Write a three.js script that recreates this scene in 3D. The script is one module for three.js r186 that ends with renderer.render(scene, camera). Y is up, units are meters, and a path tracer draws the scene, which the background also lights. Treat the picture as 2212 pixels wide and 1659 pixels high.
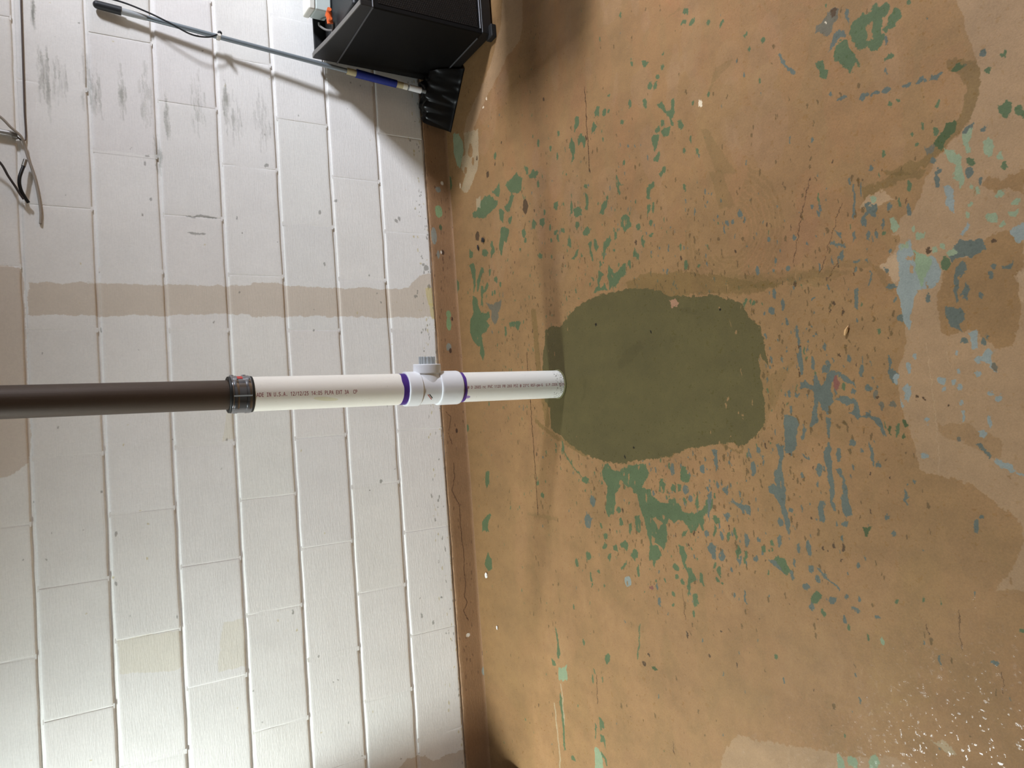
import * as THREE from 'three';
import { mergeGeometries } from 'three/addons/utils/BufferGeometryUtils.js';
import { RoundedBoxGeometry } from 'three/addons/geometries/RoundedBoxGeometry.js';
import { RectAreaLightUniformsLib } from 'three/addons/lights/RectAreaLightUniformsLib.js';

// ---------------------------------------------------------------- camera, exposure, lamps
const scene = new THREE.Scene();
scene.background = new THREE.Color(0x000000);
const renderer = new THREE.WebGLRenderer({ antialias: true });
renderer.toneMapping = THREE.LinearToneMapping;
renderer.toneMappingExposure = 1.0;
renderer.shadowMap.enabled = true;
RectAreaLightUniformsLib.init();

// A phone held sideways: the top of the photograph is the right-hand side of the room.
const FOV = 2 * Math.atan(829.5 / 1537) * 180 / Math.PI;
const camera = new THREE.PerspectiveCamera(FOV, 2212 / 1659, 0.05, 30);
camera.position.set(0.017, 1.3686, 2.6978);
{
  const right = new THREE.Vector3(0.9962, -0.0379, 0.0783), up = new THREE.Vector3(0.0726, 0.8582, -0.5082), back = new THREE.Vector3(-0.0479, 0.5119, 0.8577);
  camera.quaternion.setFromRotationMatrix(new THREE.Matrix4().makeBasis(up.negate(), right, back));
}
scene.add(camera);

const CEILING = 2.4;
const LAMPS = [
  { at: [-2.0, 0.715], size: [0.6, 0.3], color: [0.876, 0.986, 1.0], power: 196, addedHood: 0.10, label: 'flat white ceiling light left of the pipe, out of frame' },
  { at: [3.3, 1.78], size: [0.6, 0.3], color: [0.83, 0.88, 1.0], power: 466, addedHood: 0.05, label: 'flat white ceiling light to the right of the black cabinet, out of frame' },
];

// ---------------------------------------------------------------- helpers
let seedState = 12345;
const rnd = () => { seedState = (seedState + 0x6d2b79f5) | 0; let t = Math.imul(seedState ^ (seedState >>> 15), 1 | seedState); t = (t + Math.imul(t ^ (t >>> 7), 61 | t)) ^ t; return ((t ^ (t >>> 14)) >>> 0) / 4294967296; };
const rr = (a, b) => a + (b - a) * rnd();
const clamp = (v, a, b) => Math.min(b, Math.max(a, v));
const smooth = (t) => { t = clamp(t, 0, 1); return t * t * (3 - 2 * t); };
const mix = (a, b, t) => a + (b - a) * t;
const hash = (x, y, z) => { let h = Math.imul(x, 374761393) ^ Math.imul(y, 668265263) ^ Math.imul(z, 2147483647); h = Math.imul(h ^ (h >>> 13), 1274126177); return ((h ^ (h >>> 16)) >>> 0) / 4294967296; };
function noise3(x, y, z) {
  const ix = Math.floor(x), iy = Math.floor(y), iz = Math.floor(z), fx = smooth(x - ix), fy = smooth(y - iy), fz = smooth(z - iz);
  const l = (k) => mix(mix(hash(ix, iy, k), hash(ix + 1, iy, k), fx), mix(hash(ix, iy + 1, k), hash(ix + 1, iy + 1, k), fx), fy);
  return mix(l(iz), l(iz + 1), fz) * 2 - 1;
}
const fbm = (x, y, z, n = 4) => { let s = 0, a = 0.5; for (let i = 0; i < n; i++) { s += a * noise3(x, y, z + i * 7); x *= 2.03; y *= 2.03; z *= 2.03; a *= 0.5; } return s; };

const names = new Map();
function numbered(name) { const n = names.get(name) ?? 0; names.set(name, n + 1); return n ? name + '_' + String(n).padStart(3, '0') : name; }
function tag(o, label, category, group) { o.userData.label = label; if (category) o.userData.category = category; if (group) o.userData.group = group; return o; }
function thing(name, label, category, pos = [0, 0, 0], group) { const o = new THREE.Group(); o.name = numbered(name); o.position.set(...pos); scene.add(o); return tag(o, label, category, group); }
function part(name, geometry, material, parent, pos) {
  const m = new THREE.Mesh(geometry, material); m.name = parent === scene ? numbered(name) : name;
  if (parent !== scene) { const same = parent.children.filter((c) => c.name === name || c.name.startsWith(name + '_0')).length; if (same) m.name = name + '_' + String(same).padStart(3, '0'); }
  m.castShadow = m.receiveShadow = true; if (pos) m.position.set(...pos); parent.add(m); return m;
}
function struct(o) { o.userData.kind = 'structure'; return o; }
const std = (color, roughness = 0.6, extra = {}) => new THREE.MeshStandardMaterial({ color, roughness, ...extra });
const tube = (pts, r, n = 40, k = 8, closed = false) => new THREE.TubeGeometry(new THREE.CatmullRomCurve3(pts.map((p) => new THREE.Vector3(...p)), closed), n, r, k, closed);
const box = (w, h, d, x = 0, y = 0, z = 0, r = 0.003) => { const g = new RoundedBoxGeometry(w, h, d, 2, r); g.translate(x, y, z); return g; };
const lathe = (pts, n = 48) => new THREE.LatheGeometry(pts.map(([r, y]) => new THREE.Vector2(r, y)), n);
const rod = (a, b, r0, r1 = r0, n = 20) => {
  const A = new THREE.Vector3(...a), B = new THREE.Vector3(...b), g = new THREE.CylinderGeometry(r1, r0, A.distanceTo(B), n);
  g.applyQuaternion(new THREE.Quaternion().setFromUnitVectors(new THREE.Vector3(0, 1, 0), B.clone().sub(A).normalize())); g.translate(...A.clone().add(B).multiplyScalar(0.5).toArray()); return g;
};

// ---------------------------------------------------------------- painted surfaces: outlines in millimetres on the surface itself
const NF = 512, field = (cell, seed) => {           // a repeating noise field with features `cell` pixels across
  const n = Math.max(2, Math.round(NF / cell)), out = new Float32Array(NF * NF), g = new Float32Array(n * n); for (let i = 0; i < n * n; i++) g[i] = hash(i % n, Math.floor(i / n), seed) * 2 - 1;
  for (let y = 0; y < NF; y++) for (let x = 0; x < NF; x++) {
    const u = x * n / NF, v = y * n / NF, i = Math.floor(u), j = Math.floor(v), a = smooth(u - i), b = smooth(v - j), i1 = (i + 1) % n, j1 = (j + 1) % n;
    out[y * NF + x] = mix(mix(g[j * n + i], g[j * n + i1], a), mix(g[j1 * n + i], g[j1 * n + i1], a), b);
  }
  return out;
};
const F4 = field(3, 1), F4b = field(3, 2), F12 = field(10, 3), F12b = field(10, 4), F40 = field(42, 5), F128 = field(128, 6), F2 = field(1.6, 7), F20 = field(20, 8);
const at = (f, x, y) => f[(y & 511) * NF + (x & 511)];

// Paints on a canvas, ragged by noise so that edges chip and fray, and returns it as a colour texture.
function painted(W, H, k, x0, y0, draw, { ragged = 1, mottle = 0.05, grain = 0.03, flipY = false } = {}) {
  const M = 32, c = document.createElement('canvas'); c.width = W + 2 * M; c.height = H + 2 * M;
  const ctx = c.getContext('2d');
  if (flipY) ctx.setTransform(k, 0, 0, -k, -x0 * k + M, H + y0 * k + M); else ctx.setTransform(k, 0, 0, k, -x0 * k + M, -y0 * k + M);
  draw(ctx);
  const src = ctx.getImageData(0, 0, c.width, c.height).data, out = document.createElement('canvas'); out.width = W; out.height = H;
  const octx = out.getContext('2d'), img = octx.createImageData(W, H), d = img.data, ox = Math.round(x0 * k), oy = Math.round(y0 * k) , r4 = 2.3 * k * ragged, r12 = 4.0 * k * ragged;
  for (let y = 0, o = 0; y < H; y++) for (let x = 0; x < W; x++, o += 4) {
    const gx = x + ox, gy = y + oy;
    const wx = x + M + at(F4, gx, gy) * r4 + at(F12, gx + 91, gy) * r12 + at(F20, gx + 11, gy + 7) * r12 * 0.8, wy = y + M + (at(F4b, gx, gy + 37) * r4 + at(F12b, gx, gy + 53) * r12 + at(F20, gx + 140, gy + 90) * r12 * 0.8) * 0.6;
    const sx = clamp(wx | 0, 0, W + 2 * M - 1), sy = clamp(wy | 0, 0, H + 2 * M - 1), s = (sy * (W + 2 * M) + sx) * 4;
    const m = 1 + mottle * (at(F40, gx, gy >> 1) * 0.5 + at(F128, gx >> 1, gy >> 1) * 0.5 + at(F20, gx + 200, gy) * 0.35) + grain * (at(F2, gx, gy) + at(F4, gx + 300, gy + 100) * 0.6);
    d[o] = src[s] * m; d[o + 1] = src[s + 1] * m; d[o + 2] = src[s + 2] * m; d[o + 3] = 255;
  }
  octx.putImageData(img, 0, 0);
  const t = new THREE.CanvasTexture(out); t.colorSpace = THREE.SRGBColorSpace; t.anisotropy = 8; return t;
}
const PEN = (ctx, COLORS) => ({
  poly(c, p) { ctx.fillStyle = COLORS[c]; ctx.beginPath(); ctx.moveTo(p[0], p[1]); for (let i = 2; i < p.length; i += 2) ctx.lineTo(p[i], p[i + 1]); ctx.closePath(); ctx.fill(); },
  spot(c, x, y, rx, ry, turn = 0) { ctx.fillStyle = COLORS[c] ?? c; ctx.beginPath(); ctx.ellipse(x, y, rx, ry, turn, 0, Math.PI * 2); ctx.fill(); },
  stroke(c, w, p) { ctx.strokeStyle = COLORS[c] ?? c; ctx.lineWidth = w; ctx.lineJoin = ctx.lineCap = 'round'; ctx.beginPath(); ctx.moveTo(p[0], p[1]); for (let i = 2; i < p.length; i += 2) ctx.lineTo(p[i], p[i + 1]); ctx.stroke(); },
});
// A fine relief that repeats: stretched noise, mean grey.
function relief(sx, sy, contrast, seed, spots = 0) {
  const n = 512, data = new Uint8Array(n * n * 4), fa = field(4, seed), fb = field(11, seed + 1), fc = field(2, seed + 2);
  for (let y = 0, o = 0; y < n; y++) for (let x = 0; x < n; x++, o += 4) {
    const X = Math.floor(x / sx), Y = Math.floor(y / sy); let v = 0.5 * at(fa, X, Y) + 0.3 * at(fb, X, Y) + 0.35 * at(fc, X, Y);
    if (spots && at(fb, x + 77, y + 31) > spots) v -= 1.2;
    data[o] = data[o + 1] = data[o + 2] = clamp(128 + v * contrast * 127, 0, 255); data[o + 3] = 255;
  }
  const t = new THREE.DataTexture(data, n, n); t.wrapS = t.wrapT = THREE.RepeatWrapping; t.magFilter = THREE.LinearFilter; t.minFilter = THREE.LinearMipmapLinearFilter; t.generateMipmaps = true; t.needsUpdate = true; return t;
}
const every = (t, mx, my = mx) => { const c = t.clone(); c.repeat.set(1 / mx, 1 / my); c.needsUpdate = true; return c; };

// ---------------------------------------------------------------- floor: painted concrete, worn through to older coats
const FLOOR = {
  tan: '#846542', tan2: 'rgba(132,101,66,0.55)', pale: '#917455', pale2: 'rgba(161,133,101,0.7)', pink: 'rgba(146,111,83,0.45)', pink2: '#8f6b51',
  smear: 'rgba(90,74,39,0.42)', smear2: 'rgba(90,74,39,0.20)', olive: '#534a2c', oliveD: 'rgba(71,63,34,0.35)', black: '#1b170f',
  green: '#505b3e', greenD: '#454e30', light: '#7e8669', lightG: '#788366', grey: '#605949', blue: '#575b51', blueL: '#7c8078', scrape: 'rgba(153,139,112,0.7)',
  white: '#c6b59b', dark: '#4c3a27', red: '#73493e', crack: '#47321f',
};
// Where the paint is pitted: centre x, z, spread x, z (metres), strength.
const PITS = [[0.1, 1.45, 0.28, 0.32, 1.0], [-0.15, 1.45, 0.25, 0.25, 1.0], [0.35, 1.1, 0.4, 0.3, 0.45], [0.45, 0.6, 0.5, 0.35, 0.35], [-0.25, 1.05, 0.22, 0.25, 0.8], [0.25, 1.75, 0.25, 0.2, 0.5], [0.1, 0.5, 0.6, 0.3, 0.18], [0, 1.2, 1.2, 1.2, 0.10]];
const pitted = (x, z) => { let s = 0; for (const [a, b, c, d, w] of PITS) s += w * Math.exp(-(((x - a) / c) ** 2) - ((z - b) / d) ** 2); return s; };
const pits = [];
for (let i = 0; i < 46000; i++) {
  const x = rr(-1.7, 1.9), z = rr(0.03, 2.28), q = pitted(x, z); if (rnd() > q * 0.40) continue;
  const s = Math.pow(rnd(), 3), k = rnd(), warm = z > 1.1 ? 0.45 : 0.12;
  pits.push([k < 0.62 ? 'rgba(88,70,42,0.75)' : k < 0.62 + warm * 0.6 ? FLOOR.blue : k < 0.95 ? FLOOR.green : FLOOR.dark, x * 1000, z * 1000, 2.0 + s * 4.5 + rnd() * 2.4, 0.9 + s * 2.2 + rnd() * 0.8]);
}
function paintFloor(ctx) {
  const { poly, spot, stroke } = PEN(ctx, FLOOR);
  ctx.fillStyle = FLOOR.tan; ctx.fillRect(-3000, -500, 6000, 4000);
  for (let i = 0; i < 90; i++) { const x = (hash(i, 1, 9) * 3.6 - 1.7) * 1000, z = hash(i, 2, 9) * 2300, w = 60 + hash(i, 3, 9) * 160; ctx.globalAlpha = 0.10; spot(hash(i, 4, 9) > 0.5 ? '#805f3c' : '#927048', x, z, w, w * (0.3 + hash(i, 5, 9) * 0.5), hash(i, 6, 9) * 3); ctx.globalAlpha = 1; }
  for (let i = 0; i < 8; i++) stroke('rgba(90,74,39,0.14)', 9, Array.from({ length: 26 }, (_, j) => { const a = 0.5 + j / 26 * (3.4 + i * 0.2), r = 60 + i * 13; return [430 + Math.cos(a) * r * 1.0, 1500 + Math.sin(a) * r]; }).flat());
  for (let i = 0; i < 320; i++) {                                  // rosier, thinner paint in mottled islands on the right-hand side
    const x = 200 + hash(i, 1, 19) * 1200, z = 300 + hash(i, 2, 19) * 1900; if (hash(i, 3, 19) > smooth((x - 150) / 700)) continue;
    spot(hash(i, 4, 19) > 0.3 ? 'rgba(146,102,74,0.09)' : 'rgba(156,126,98,0.10)', x, z, 25 + hash(i, 5, 19) * 90, 10 + hash(i, 6, 19) * 40, (hash(i, 7, 19) - 0.5) * 0.6);
  }
  for (let i = 0; i < 700; i++) {                                  // yellower, fresher coat in mottled islands on the left-hand side
    const x = -1500 + hash(i, 1, 29) * 1700, z = 350 + hash(i, 2, 29) * 1800; if (hash(i, 3, 29) > smooth((150 - x) / 600)) continue;
    spot('rgba(172,134,86,0.055)', x, z, 30 + hash(i, 5, 29) * 110, 14 + hash(i, 6, 29) * 50, (hash(i, 7, 29) - 0.5) * 0.8);
  }
  const done = new Set(['pale', 'tan', 'tan2', 'pale2', 'pink', 'smear', 'smear2', 'olive', 'oliveD']);
  for (const p of pits) if (!done.has(p[0])) spot(...p);
  poly('pale', [736,2058, 652,2069, 587,2082, 552,2084, 519,2076, 487,2061, 470,2040, 439,1995, 414,1977, 383,1964, 356,1948, 354,1925, 342,1918, 326,1909, 324,1899, 311,1916, 287,1900, 268,1869, 256,1873, 239,1890, 200,1899, 144,1909, 108,1907, 88,1899, 57,1887, 45,1883, 16,1883, -16,1883, -33,1888, -58,1894, -86,1900, -106,1904, -136,1909, -144,1913, -150,1945, -159,1986, -172,2010, -192,2033, -205,2056, -219,2068, -234,2075, -258,2074, -283,2065, -317,2047, -340,2030, -352,2022, -349,2048, -340,2081, -45,2129, 657,2195]);
  poly('pale', [-935,1306, -857,1343, -821,1381, -808,1451, -787,1534, -771,1622, -756,1691, -756,1713, -724,1787, -727,1853]);
  poly('tan', [245,1999, 246,2045, 282,2075, 275,2102, 249,2124, 211,2121, 193,2104, 172,2115, 119,2103, 73,2089, 76,2064, 116,2024, 108,1993, 119,1975, 180,1973, 217,1987]);
  poly('tan', [376,2081, 366,2100, 369,2136, 333,2132, 346,2109, 348,2090, 368,2071]);
  poly('tan2', [-56,1950, -53,1970, -54,2003, -81,2056, -111,2055, -115,2033, -91,2003, -76,1957]);
  poly('pale2', [201,2110, 202,2120, 145,2114, 159,2106]);
  poly('pale', [1604,550, 1532,674, 1391,654, 1356,630, 1344,573, 1338,528, 1317,491, 1280,414, 1241,325, 1175,244, 1195,156, 1250,199, 1312,321, 1363,411, 1419,463, 1482,515]);
  poly('smear', [612,2031, 587,2082, 559,2085, 523,2079, 490,2064, 474,2040, 445,1999, 430,1974, 431,1916, 450,1896, 450,1970, 477,2022, 507,2047, 540,2061, 575,2050, 591,2033]);
  poly('smear', [427,1848, 431,1889, 443,1917, 424,1975, 414,1966, 417,1914, 416,1888, 408,1851]);
  poly('smear2', [603,1450, 589,1491, 488,1521, 500,1471]);
  poly('smear2', [320,1555, 296,1700, 283,1780, 270,1779, 275,1698, 276,1581, 299,1520]);
  poly('smear2', [1048,1325, 1061,1398, 1051,1405, 1052,1266]);
  poly('smear2', [795,1467, 849,1501, 844,1555, 838,1557, 817,1501]);
  poly('smear2', [719,1433, 710,1457, 567,1536, 588,1475]);
  poly('smear2', [297,1761, 289,1834, 268,1868, 205,1893, 211,1880, 267,1855, 282,1784]);
  poly('smear2', [297,1652, 286,1734, 266,1817, 252,1730, 273,1649]);
  poly('smear', [392,1095, 399,1179, 374,1326, 337,1454, 308,1523, 281,1637, 270,1564, 293,1433, 315,1271, 347,1118]);
  poly('smear2', [338,1455, 283,1675, 272,1674, 290,1490]);
  poly('smear2', [146,1551, 81,1576, 36,1586, 7,1583, -51,1551, -66,1538, 8,1557, 83,1551]);
  poly('smear2', [71,1579, 102,1655, 48,1612, -8,1584, 13,1573]);
  stroke('smear', 16.0, [0,553, -33,614, -82,730, -119,838]);
  stroke('smear', 5.4, [-83,1407, -109,1461, -102,1481, -89,1475]);
  stroke('smear', 6.5, [-123,1219, -95,1285, -89,1354]);
  stroke('smear', 32.2, [387,590, 288,593, 172,593, 82,614, -7,625]);
  poly('olive', [183,619, 255,640, 314,657, 322,694, 308,745, 327,777, 349,816, 368,874, 377,967, 372,1064, 362,1153, 345,1225, 318,1272, 298,1363, 288,1432, 275,1468, 264,1495, 247,1520, 234,1528, 218,1532, 192,1563, 164,1569, 125,1574, 92,1576, 124,1556, 113,1549, 68,1553, 20,1555, -7,1558, -36,1553, -57,1539, -74,1507, -92,1486, -85,1447, -85,1406, -92,1341, -99,1290, -110,1260, -119,1220, -127,1158, -131,1093, -142,1029, -141,976, -134,902, -123,850, -103,798, -78,738, -52,697, -33,645, 1,646, 45,648, 68,620]);
  poly('pink2', [305,1270, 305,1290, 292,1305, 280,1296, 288,1276]);
  poly('oliveD', [276,1296, 273,1338, 260,1373, 251,1367, 260,1313]);
  poly('oliveD', [207,1259, 209,1288, 193,1281, 183,1256]);
  poly('oliveD', [148,845, 122,869, 67,855, 28,822, 87,851]);
  poly('oliveD', [158,1031, 195,1071, 212,1135, 192,1154, 152,1083, 138,1035]);
  spot('black', -94, 1074, 4, 4);
  spot('black', -123, 1029, 5, 3);
  spot('black', 253, 1445, 4, 3);
  spot('black', 289, 940, 5, 5);
  spot('black', 230, 1188, 3, 3);
  poly('green', [886,460, 896,508, 908,545, 887,560, 874,582, 827,566, 833,529, 845,500, 869,473]);
  poly('green', [845,500, 830,516, 810,501, 785,480, 789,455, 809,440, 819,472]);
  poly('green', [863,188, 861,231, 885,263, 894,300, 890,340, 858,376, 844,400, 826,384, 821,344, 813,302, 816,267, 831,227, 841,192]);
  poly('green', [896,358, 894,394, 912,419, 882,421, 857,408, 866,390]);
  poly('green', [911,598, 909,612, 895,624, 873,621, 881,606]);
  poly('green', [870,621, 877,655, 864,692, 846,667, 860,625]);
  poly('green', [959,917, 952,939, 928,931, 918,916, 913,909, 935,909]);
  poly('green', [903,891, 877,902, 857,904, 835,896, 820,876, 849,889, 878,869]);
  poly('green', [886,921, 895,940, 877,960, 851,957, 849,948, 870,942, 864,923]);
  poly('green', [910,1004, 892,1023, 873,1012, 874,995, 895,995]);
  poly('green', [949,1030, 942,1041, 919,1034, 920,1018, 932,1015]);
  poly('green', [924,1052, 915,1069, 903,1065, 908,1054]);
  poly('green', [811,401, 812,421, 784,439, 753,425, 772,402]);
  poly('green', [723,761, 724,786, 711,792, 701,773, 709,759]);
  poly('green', [698,674, 694,700, 673,702, 666,686, 676,668]);
  poly('green', [707,632, 690,651, 678,641, 674,622, 695,622]);
  poly('green', [712,861, 693,868, 664,865, 657,850]);
  poly('green', [673,870, 679,899, 661,914, 650,913, 641,889, 651,872]);
  poly('green', [739,938, 728,956, 715,948, 727,936]);
  poly('green', [705,938, 695,952, 663,952, 650,940, 659,928, 675,939]);
  poly('green', [654,1025, 651,1043, 629,1039, 619,1021, 622,1001]);
  poly('green', [668,1046, 654,1052, 649,1041, 661,1037]);
  poly('green', [581,1100, 587,1124, 566,1137, 545,1141, 537,1110, 558,1093]);
  poly('green', [714,1093, 707,1100, 686,1101, 677,1123, 677,1100, 655,1105, 647,1097, 674,1092]);
  spot('green', 956, 699, 13, 7);
  spot('green', 914, 769, 11, 7);
  spot('green', 873, 806, 14, 6);
  spot('green', 944, 820, 9, 8);
  spot('green', 1020, 403, 13, 11);
  spot('green', 713, 705, 11, 7);
  spot('green', 821, 680, 14, 8);
  spot('green', 751, 475, 12, 15);
  spot('green', 1042, 12, 32, 15);
  spot('green', 914, 1083, 7, 6);
  spot('tan', 560, 1111, 9, 4);
  spot('tan', 682, 275, 10, 7);
  poly('green', [741,411, 737,435, 713,466, 675,442, 687,422, 640,402, 635,395, 671,381, 698,391]);
  poly('green', [722,144, 698,174, 679,167, 686,135]);
  poly('green', [690,248, 692,284, 665,297, 658,272, 671,245]);
  poly('green', [704,316, 705,337, 663,347, 641,317, 662,310, 679,323]);
  poly('green', [687,552, 695,568, 678,577, 661,569, 669,553]);
  poly('green', [658,134, 662,165, 631,182, 570,176, 533,152, 591,157, 637,138]);
  poly('green', [621,224, 623,245, 602,253, 594,227, 545,198, 534,182, 575,184]);
  poly('green', [556,214, 551,235, 530,239, 561,271, 549,280, 527,259, 519,230, 473,223, 476,202, 508,214]);
  poly('green', [528,144, 514,179, 487,182, 449,205, 437,273, 418,270, 410,235, 388,269, 367,228, 359,192, 306,205, 279,208, 258,187, 287,167, 313,178, 320,150, 356,111, 393,97, 437,108, 459,141, 499,132]);
  poly('green', [379,415, 369,499, 335,476, 353,461, 359,419]);
  poly('green', [362,378, 366,394, 337,394, 320,378]);
  poly('green', [568,643, 582,658, 564,674, 562,655]);
  poly('green', [574,820, 600,837, 562,846, 554,836]);
  poly('green', [514,838, 550,882, 525,874, 514,849]);
  poly('green', [534,893, 513,904, 509,895]);
  poly('green', [545,935, 549,953, 524,945, 495,955, 489,949, 512,939]);
  poly('green', [554,962, 555,971, 520,983, 514,966, 536,960]);
  poly('green', [534,1010, 544,1044, 528,1046, 500,1014, 479,1003, 498,999]);
  poly('green', [477,980, 481,989, 463,995, 457,984]);
  poly('green', [391,937, 409,965, 427,967, 453,979, 436,998, 423,988, 415,974, 400,972, 404,1002, 393,1005, 386,1016, 387,975]);
  poly('green', [428,1013, 456,1025, 442,1043, 426,1045, 431,1069, 448,1095, 443,1104, 417,1099, 404,1078, 393,1057, 385,1020, 406,1018]);
  poly('green', [439,932, 428,950, 424,941]);
  poly('green', [625,8, 607,29, 578,29, 564,6, 598,-0]);
  spot('green', 631, 763, 8, 11);
  spot('green', 624, 802, 6, 11);
  spot('green', 651, 731, 10, 6);
  spot('green', 605, 772, 12, 7);
  spot('green', 608, 732, 8, 6);
  spot('green', 649, 570, 7, 8);
  spot('green', 628, 532, 6, 7);
  spot('green', 586, 931, 16, 18);
  spot('green', 618, 884, 13, 9);
  spot('green', 595, 297, 13, 9);
  spot('green', 557, 338, 11, 13);
  spot('green', 527, 373, 13, 8);
  spot('green', 507, 324, 9, 8);
  spot('green', 505, 304, 9, 7);
  spot('green', 495, 1054, 5, 6);
  spot('green', 553, 728, 8, 5);
  poly('grey', [482,245, 467,291, 469,371, 444,367, 426,339, 406,342, 386,306, 406,282, 441,288]);
  spot('dark', 758, 216, 18, 17);
  poly('light', [1233,67, 1216,120, 1173,148, 1136,154, 1072,113, 1093,85, 1162,63]);
  poly('scrape', [1202,164, 1169,285, 1057,275, 1014,254, 979,205, 952,156, 960,131, 985,108, 1024,152, 1070,121, 1108,134, 1111,165]);
  poly('scrape', [910,228, 901,266, 862,260, 865,228]);
  spot('tan', 1108, 210, 28, 21);
  spot('tan', 1047, 156, 15, 14);
  spot('tan', 1061, 225, 17, 10);
  spot('white', 1256, 367, 7, 6);
  spot('white', 1236, 340, 5, 8);
  spot('white', 1002, 100, 10, 5);
  spot('dark', 1060, 258, 7, 7);
  spot('dark', 968, 335, 14, 10);
  spot('dark', 1092, 752, 7, 5);
  spot('dark', 769, 587, 27, 17);
  poly('green', [985,1238, 984,1253, 970,1269, 969,1247]);
  poly('green', [847,1288, 847,1301, 829,1315, 812,1321, 809,1337, 835,1342, 836,1354, 790,1347, 784,1334, 771,1344, 760,1343, 764,1334, 793,1327, 809,1309]);
  poly('green', [767,1356, 763,1371, 746,1379, 745,1365]);
  poly('green', [764,1291, 769,1308, 763,1330, 746,1321, 747,1297]);
  poly('green', [763,1255, 767,1266, 758,1284, 732,1274, 722,1261, 745,1255]);
  poly('green', [701,1254, 716,1277, 709,1282, 688,1275]);
  poly('green', [677,1412, 654,1426, 655,1415]);
  poly('green', [724,1771, 728,1781, 721,1792, 708,1790, 705,1801, 684,1792, 696,1780]);
  poly('green', [655,1278, 669,1286, 663,1299, 650,1292]);
  spot('green', 1161, 1168, 6, 5);
  spot('green', 1002, 1200, 6, 6);
  spot('green', 936, 1318, 6, 6);
  spot('green', 916, 1297, 8, 6);
  spot('green', 907, 1266, 6, 11);
  spot('green', 898, 1286, 7, 8);
  spot('green', 1036, 1418, 7, 10);
  spot('green', 1011, 1408, 7, 10);
  spot('green', 998, 1436, 8, 11);
  spot('green', 966, 1490, 8, 5);
  spot('green', 943, 1531, 6, 8);
  spot('green', 883, 1599, 5, 6);
  spot('green', 844, 1645, 7, 6);
  spot('green', 968, 1326, 5, 4);
  spot('green', 869, 1239, 11, 9);
  spot('green', 894, 1177, 10, 7);
  spot('green', 914, 1061, 11, 11);
  spot('green', 857, 1140, 8, 9);
  spot('green', 957, 1089, 6, 7);
  spot('green', 685, 1373, 8, 5);
  spot('green', 793, 1471, 7, 5);
  spot('green', 794, 1418, 7, 5);
  spot('green', 784, 1299, 7, 7);
  spot('green', 777, 1280, 8, 9);
  spot('green', 705, 1398, 12, 4);
  spot('green', 735, 1132, 9, 6);
  spot('white', 783, 1441, 11, 6);
  stroke('blue', 5.3, [788,1683, 754,1702, 733,1716]);
  poly('green', [767,1853, 775,1865, 776,1884, 774,1900, 781,1907, 783,1914, 770,1922, 769,1937, 761,1940, 751,1933, 747,1922, 735,1923, 719,1917, 711,1927, 701,1917, 690,1909, 697,1894, 711,1885, 708,1882, 706,1867, 728,1865, 741,1857, 753,1851]);
  poly('green', [741,1937, 751,1950, 745,1960, 731,1962, 724,1956, 717,1941, 714,1927, 723,1922]);
  poly('green', [745,1822, 748,1833, 739,1847, 724,1850, 703,1860, 683,1870, 675,1867, 689,1861, 678,1855, 672,1845, 685,1841, 701,1826, 716,1814, 731,1818]);
  poly('green', [725,1771, 728,1780, 718,1791, 709,1790, 702,1800, 685,1791, 700,1780]);
  poly('green', [495,2109, 498,2123, 487,2128, 473,2126, 467,2117, 483,2108]);
  poly('green', [477,2132, 479,2141, 471,2147, 451,2146, 465,2135]);
  poly('tan', [745,1888, 751,1902, 739,1903, 721,1899, 716,1892, 721,1886, 729,1893]);
  poly('tan', [729,1922, 737,1932, 729,1934, 723,1926]);
  poly('grey', [792,1774, 803,1781, 809,1797, 821,1808, 824,1824, 816,1834, 795,1831, 787,1820, 772,1818, 771,1806, 778,1796, 789,1784]);
  poly('blue', [766,1820, 768,1843, 750,1843, 755,1829, 744,1813, 736,1802, 751,1809]);
  poly('blue', [808,1849, 800,1856, 774,1853, 785,1850]);
  poly('blue', [435,1983, 449,1994, 436,1998, 430,1992]);
  poly('blue', [712,1923, 710,1930, 695,1930, 689,1925]);
  spot('dark', 805, 1824, 5, 5);
  spot('dark', 815, 1823, 7, 7);
  spot('white', 800, 1804, 5, 2);
  poly('greenD', [463,1996, 480,2009, 496,2020, 502,2034, 490,2040, 479,2033, 469,2017, 455,2006]);
  poly('light', [470,2047, 475,2059, 468,2065, 455,2058, 447,2056, 434,2059, 433,2051, 449,2045]);
  poly('light', [444,2077, 450,2086, 440,2094, 427,2093, 410,2086, 423,2078]);
  poly('light', [410,2093, 419,2105, 403,2106, 401,2095]);
  poly('light', [459,2012, 441,2029, 427,2039, 390,2038, 396,2021, 414,2027, 433,2017]);
  poly('grey', [466,1978, 468,1988, 462,1998, 451,1994, 454,1981]);
  spot('blue', 631, 1823, 4, 11);
  spot('blue', 615, 1872, 6, 12);
  spot('blue', 609, 1894, 5, 9);
  spot('blue', 607, 1918, 6, 10);
  spot('blue', 598, 1957, 4, 11);
  spot('blue', 595, 1984, 6, 10);
  spot('blue', 590, 2010, 5, 14);
  spot('blue', 647, 1799, 5, 4);
  spot('blue', 593, 2091, 5, 5);
  spot('blue', 472, 2056, 6, 8);
  spot('blue', 415, 1998, 6, 8);
  spot('blue', 401, 2051, 7, 6);
  spot('blue', 464, 2082, 4, 6);
  spot('greenD', 587, 2051, 8, 10);
  spot('green', 577, 2124, 6, 4);
  spot('green', 575, 1938, 6, 3);
  spot('green', 537, 2010, 5, 3);
  spot('green', 574, 1920, 6, 4);
  spot('green', 667, 1929, 6, 9);
  spot('green', 753, 1978, 4, 5);
  spot('green', 839, 1810, 7, 3);
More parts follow.
